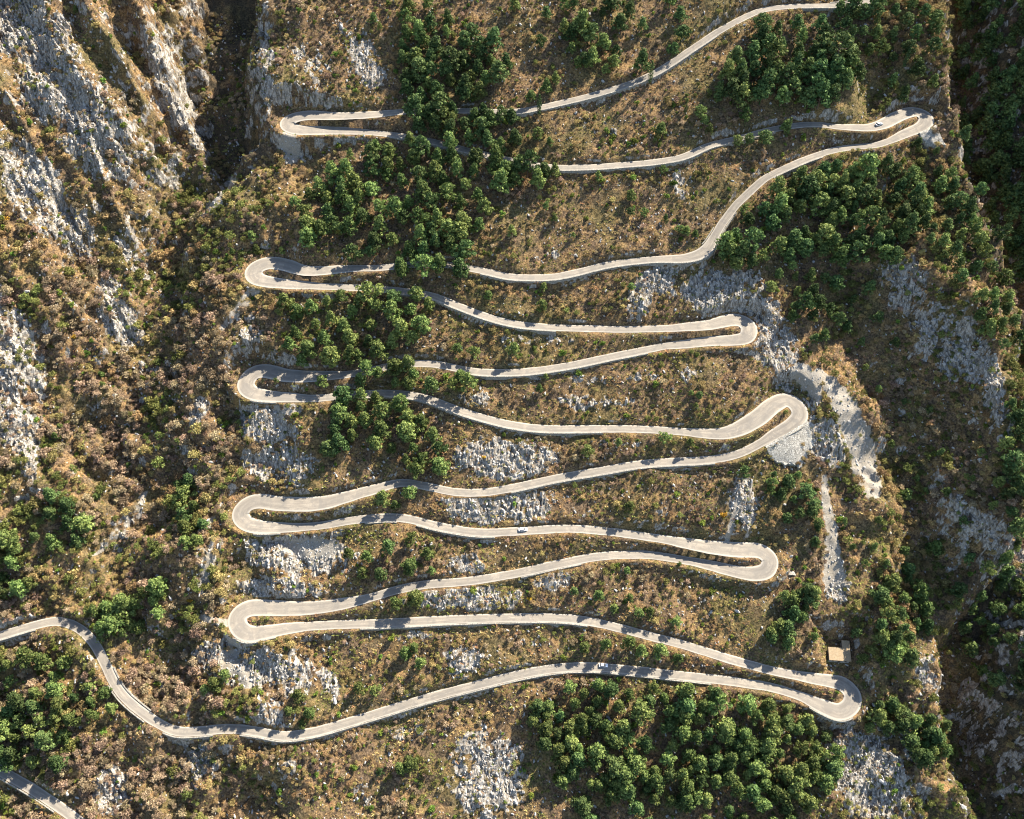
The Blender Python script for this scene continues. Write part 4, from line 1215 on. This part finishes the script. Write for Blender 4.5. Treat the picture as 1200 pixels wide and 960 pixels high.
# loose limestone on the rock patches
ST = [make_stone(400 + i) for i in range(5)]
for m_ in ST: m_.materials.append(M_STONE)
x, y, z, u, v = field(1.7, 20)
rk = sample(ROCK, x, y); off = sample(OFFROAD, x, y); sc = sample(SCREE, x, y)
big = sample(ROCKF, x, y)
dens = (0.75 * rk * np.clip(big, 0, 1) + 0.12 + 0.2 * sc) * (off > 1.5)
m = RNG.random(len(x)) < dens
x, y, z = x[m], y[m], z[m]
s = RNG.lognormal(-0.6, 0.35, len(x))
c = proto_collection('stone', [[(me, None)] for me in ST])
scatter('limestone_rubble', c, np.stack([x, y, z + 0.1 * s], -1), np.stack([s, s * RNG.uniform(0.8, 1.5, len(s)), s], -1), RNG.normal(0.4, 0.5, len(s)), RNG.integers(0, 5, len(s)), 'broken grey limestone on the slopes', tilt=RNG.normal(0, 0.4, (len(s), 2)))


# ------------------------------------------------------------------ stone hut
def bm_obj(name, bm, m, parent=None):
    me = bpy.data.meshes.new(name); bmesh.ops.recalc_face_normals(bm, faces=bm.faces); bm.to_mesh(me); bm.free()
    me.materials.append(m); o = bpy.data.objects.new(name, me); COL.objects.link(o)
    if parent: o.parent = parent
    return o


def prism(bm, poly, z0, z1):
    """poly: list of (x, y); z0, z1: numbers or functions of (x, y)"""
    f0 = z0 if callable(z0) else (lambda a, b: z0); f1 = z1 if callable(z1) else (lambda a, b: z1)
    lo = [bm.verts.new((a, b, f0(a, b))) for a, b in poly]; hi = [bm.verts.new((a, b, f1(a, b))) for a, b in poly]
    n = len(poly)
    bm.faces.new(lo[::-1]); bm.faces.new(hi)
    for i in range(n): bm.faces.new((lo[i], lo[(i + 1) % n], hi[(i + 1) % n], hi[i]))


def box(bm, x0, x1, y0, y1, z0, z1): prism(bm, [(x0, y0), (x1, y0), (x1, y1), (x0, y1)], z0, z1)


def mat_tiles():
    m, nt, b = mat('roof_tiles', 0.9, 0.15); k = NB_(nt); v = k.obj()
    br_ = k.n('ShaderNodeTexBrick'); k.l(v, br_.inputs['Vector'])
    br_.inputs['Scale'].default_value = 1.0; br_.inputs['Brick Width'].default_value = 0.5; br_.inputs['Row Height'].default_value = 0.36; br_.inputs['Mortar Size'].default_value = 0.03
    br_.inputs['Color1'].default_value = (0.37, 0.275, 0.165, 1); br_.inputs['Color2'].default_value = (0.28, 0.205, 0.125, 1); br_.inputs['Mortar'].default_value = (0.1, 0.07, 0.045, 1)
    c = k.mix(k.ramp(k.noise(v, 0.9, 5), [(0.4, 0.0), (0.7, 0.6)]), br_.outputs['Color'], (0.34, 0.275, 0.185))
    k.l(c, b.inputs['Base Color']); k.bump(br_.outputs['Fac'], -0.6, 0.1, b); return m


M_TILE = mat_tiles()
M_GLASS = mat_plain('dark_glass', (0.02, 0.025, 0.03), 0.12, 0.5, 0.1)
M_WOOD = mat_plain('old_wood', (0.10, 0.065, 0.04), 0.85, 0.15)
# size from the sight lines to the roof corners at eaves height
ze = float(HUT[2]) + 4.6


def at_z(u, v, z):
    d = ray(u, v); t = (z - CAM[2]) / d[2]; return CAM + t * d


ra, rb_, rc_ = at_z(972, 774, ze), at_z(997.5, 774, ze), at_z(983, 759, ze + 1.0)
wd_ = float(rb_[0] - ra[0]); dp = float(rc_[1] - ra[1]); cx = float((ra[0] + rb_[0]) / 2); cy = float(ra[1])
root = bpy.data.objects.new('stone_hut', None); COL.objects.link(root); root.location = (cx, cy, ze); root.rotation_euler = (0, 0, R(-4))
tag(root, 'small stone hut with an L-shaped tan tiled roof above the lowest right hairpin', 'hut')
hw_, wg = wd_ / 2, wd_ * 0.36
dback = dp + 3.6
L_out = [(-hw_ + .3, .3), (hw_ - .3, .3), (hw_ - .3, dback - .3), (hw_ - wg + .3, dback - .3), (hw_ - wg + .3, dp - .3), (-hw_ + .3, dp - .3)]
bm = bmesh.new(); prism(bm, L_out, -6.0, lambda a, b: -0.25 + 0.17 * b); bm_obj('wall', bm, M_WALL, root)
L_roof = [(-hw_, -.15), (hw_, -.15), (hw_, dback), (hw_ - wg, dback), (hw_ - wg, dp), (-hw_, dp)]
bm = bmesh.new(); prism(bm, L_roof, lambda a, b: -0.22 + 0.17 * b, lambda a, b: 0.02 + 0.17 * b); bm_obj('roof', bm, M_TILE, root)
bm = bmesh.new(); box(bm, -hw_ * .1, -hw_ * .1 + 1.0, 0.18, 0.298, -3.4, -1.4); bm_obj('door', bm, M_WOOD, root)
for xx in (-hw_ * .65, hw_ * .5):
    bm = bmesh.new(); box(bm, xx, xx + 0.9, 0.2, 0.298, -2.2, -1.2); bm_obj('window', bm, M_GLASS, root)

# ------------------------------------------------------------------ cars
M_WHITE = mat_plain('white_paint', (0.80, 0.80, 0.79), 0.35, 0.5, 0.03)
M_SILVER = mat_plain('silver_paint', (0.42, 0.45, 0.47), 0.35, 0.5, 0.04)
M_TYRE = mat_plain('tyre_rubber', (0.025, 0.025, 0.025), 0.9, 0.2)
M_RIM = mat_plain('wheel_rim', (0.45, 0.45, 0.46), 0.4, 0.5)
M_LAMP = mat_plain('lamp_glass', (0.75, 0.75, 0.72), 0.2, 0.5, 0.05)
M_RED = mat_plain('tail_lamp', (0.45, 0.02, 0.02), 0.3, 0.5, 0.05)


def loft(bm, secs):
    rows = [[bm.verts.new(p) for p in s_] for s_ in secs]; n = len(secs[0])
    for a, b in zip(rows[:-1], rows[1:]):
        for i in range(n): bm.faces.new((a[i], a[(i + 1) % n], b[(i + 1) % n], b[i]))
    bm.faces.new(rows[0][::-1]); bm.faces.new(rows[-1])


def car(u, v, paint, label, van=False, flip=False, lane=0.9):
    k = int(np.argmin((RU - u) ** 2 + (RV - v) ** 2)); t, nrm = frame2d(RP)
    p = hit(np.array([u]), np.array([v]))[0]
    du = RP[k, :2] + nrm[k] * np.clip(((p[:2] - RP[k, :2]) @ nrm[k]), -1.5, 1.5)
    ang = math.atan2(t[k, 1], t[k, 0]) + (math.pi if flip else 0)
    root = bpy.data.objects.new('parked_van' if van else 'car', None); COL.objects.link(root)
    pitch = math.atan2(RP[min(k + 3, len(RP) - 1), 2] - RP[k - 3, 2], np.linalg.norm(RP[min(k + 3, len(RP) - 1), :2] - RP[k - 3, :2])) * (-1 if not flip else 1)
    root.location = (du[0], du[1], RP[k, 2] + 0.11); root.rotation_euler = (0, pitch, ang)
    tag(root, label, 'car', 'cars on the mountain road')
    Lh, hw = 2.15, 0.88
    bm = bmesh.new()      # lower body, nose at +x
    prof = [(-2.15, .35, .80, .80), (-2.08, .28, .98, .86), (-1.4, .25, 1.0, .88), (0.9, .25, 1.0, .88), (1.7, .27, .92, .86), (2.05, .30, .78, .80), (2.15, .38, .62, .72)]
    loft(bm, [[(x_, -w_, z0), (x_, w_, z0), (x_, w_, z1 * .8), (x_, w_ * .93, z1), (x_, -w_ * .93, z1), (x_, -w_, z1 * .8)] for x_, z0, z1, w_ in prof])
    bm_obj('body', bm, paint, root)
    rear = -2.0 if van else -1.75
    cab = [(rear, .99, .80, .99), (rear + .35, 1.38, .70, .99), (rear + .6, 1.46, .66, .99), (0.15, 1.46, .66, .99), (0.95, 1.0, .78, .99)]
    bm = bmesh.new(); loft(bm, [[(x_, -.80, .97), (x_, .80, .97), (x_, w_, z1), (x_, -w_, z1)] for x_, z1, w_, z0 in cab]); cabin = bm_obj('cabin', bm, M_GLASS, root)
    bm = bmesh.new(); box(bm, rear + .5, 0.2, -.67, .67, 1.455, 1.50); bmesh.ops.bevel(bm, geom=bm.edges[:], offset=.015, segments=1); bm_obj('roof', bm, paint, root)
    bm = bmesh.new()
    for sy in (-1, 1):
        for x_ in (rear + .75, -0.45):
            prism(bm, [(x_, sy * .70 - .015), (x_ + .09, sy * .70 - .015), (x_ + .09, sy * .70 + .06), (x_, sy * .70 + .06)], 1.0, 1.44)
    bm_obj('door_pillar', bm, paint, root)
    for sx in (-1.35, 1.35):
        for sy in (-1, 1):
            bm = bmesh.new(); bmesh.ops.create_cone(bm, cap_ends=True, segments=18, radius1=.32, radius2=.32, depth=.22, matrix=Matrix.Translation((sx, sy * .80, .32)) @ Matrix.Rotation(R(90), 4, 'X'))
            w = bm_obj('wheel', bm, M_TYRE, root)
            bm = bmesh.new(); bmesh.ops.create_cone(bm, cap_ends=True, segments=14, radius1=.19, radius2=.17, depth=.03, matrix=Matrix.Translation((sx, sy * .922, .32)) @ Matrix.Rotation(R(90), 4, 'X')); bm_obj('rim', bm, M_RIM, w)
    for sy in (-1, 1):
        bm = bmesh.new(); box(bm, 2.0, 2.13, sy * .62 - .16, sy * .62 + .16, .58, .72); bm_obj('headlight', bm, M_LAMP, root)
        bm = bmesh.new(); box(bm, -2.18, -2.08, sy * .66 - .12, sy * .66 + .12, .66, .86); bm_obj('tail_light', bm, M_RED, root)
        bm = bmesh.new(); box(bm, .55, .73, sy * .92 - .1, sy * .92 + .1, .98, 1.1); bm_obj('mirror', bm, paint, root)
    return root


car(613, 621.5, M_WHITE, 'white car on the eighth road stretch, in full sun')
car(707, 780.5, M_WHITE, 'white car on the shaded lowest road stretch', flip=True)
car(1030, 147, M_SILVER, 'silver car stopped inside the upper right hairpin')

# low stone culvert mouth right of the eighth hairpin
p = hit(np.array([927.]), np.array([673.]))[0]
root = bpy.data.objects.new('stone_culvert', None); COL.objects.link(root); root.location = p - np.array([0, 0, 0.7])
tag(root, 'low arched stone culvert mouth right of the eighth hairpin', 'culvert')
bm = bmesh.new(); n = 12
out = [(2.6 * math.cos(math.pi * i / n), 1.9 * math.sin(math.pi * i / n)) for i in range(n + 1)]; inn = [(1.9 * math.cos(math.pi * i / n), 1.25 * math.sin(math.pi * i / n)) for i in range(n + 1)]
for i in range(n):
    vs = [bm.verts.new((a, yy, b - .3)) for yy in (-0.8, 1.2) for a, b in (out[i], out[i + 1], inn[i + 1], inn[i])]
    for f in ((0, 1, 2, 3), (7, 6, 5, 4), (0, 4, 5, 1), (1, 5, 6, 2), (2, 6, 7, 3), (3, 7, 4, 0)): bm.faces.new([vs[j] for j in f])
bm_obj('arch', bm, M_WALL, root)
bm = bmesh.new(); box(bm, -1.9, 1.9, 0.6, 0.9, -.8, .85); bm_obj('back_wall', bm, M_WOOD, root)

# ------------------------------------------------------------------ light, sky, camera
SUN_EL, SUN_AZ = R(43), R(47)        # azimuth measured from straight behind the slope (+Y) towards the right (+X)
sd = Vector((math.sin(SUN_AZ) * math.cos(SUN_EL), math.cos(SUN_AZ) * math.cos(SUN_EL), math.sin(SUN_EL)))
sun = bpy.data.lights.new('sun', 'SUN'); sun.energy = 5.0; sun.angle = R(0.5); sun.color = (1.0, 0.92, 0.79)
so = bpy.data.objects.new('sun', sun); COL.objects.link(so); so.rotation_euler = (-sd).to_track_quat('-Z', 'Y').to_euler(); so.location = (200, 300, 500)
w = bpy.data.worlds.new('World'); SC.world = w; w.use_nodes = True
nt = w.node_tree; bg = nt.nodes['Background']; sky = nt.nodes.new('ShaderNodeTexSky'); sky.sky_type = 'NISHITA'; sky.sun_disc = False
sky.sun_elevation = SUN_EL; sky.sun_rotation = SUN_AZ; sky.altitude = 600
nt.links.new(sky.outputs[0], bg.inputs['Color']); bg.inputs['Strength'].default_value = 0.095
cd = bpy.data.cameras.new('camera'); co = bpy.data.objects.new('camera', cd); COL.objects.link(co)
cd.sensor_fit = 'HORIZONTAL'; cd.angle = HFOV; cd.clip_start = 1.0; cd.clip_end = 6000
co.location = CAM; co.rotation_euler = (math.pi / 2 - PITCH, 0, 0)
SC.camera = co
SC.view_settings.view_transform = 'Standard'; SC.view_settings.look = 'None'; SC.view_settings.gamma = 1; SC.view_settings.use_curve_mapping = False
SC.view_settings.exposure = 1.68
SC.render.engine = 'CYCLES'
SC.cycles.filter_width = 1.1; SC.cycles.max_bounces = 5; SC.cycles.diffuse_bounces = 3; SC.cycles.transmission_bounces = 2
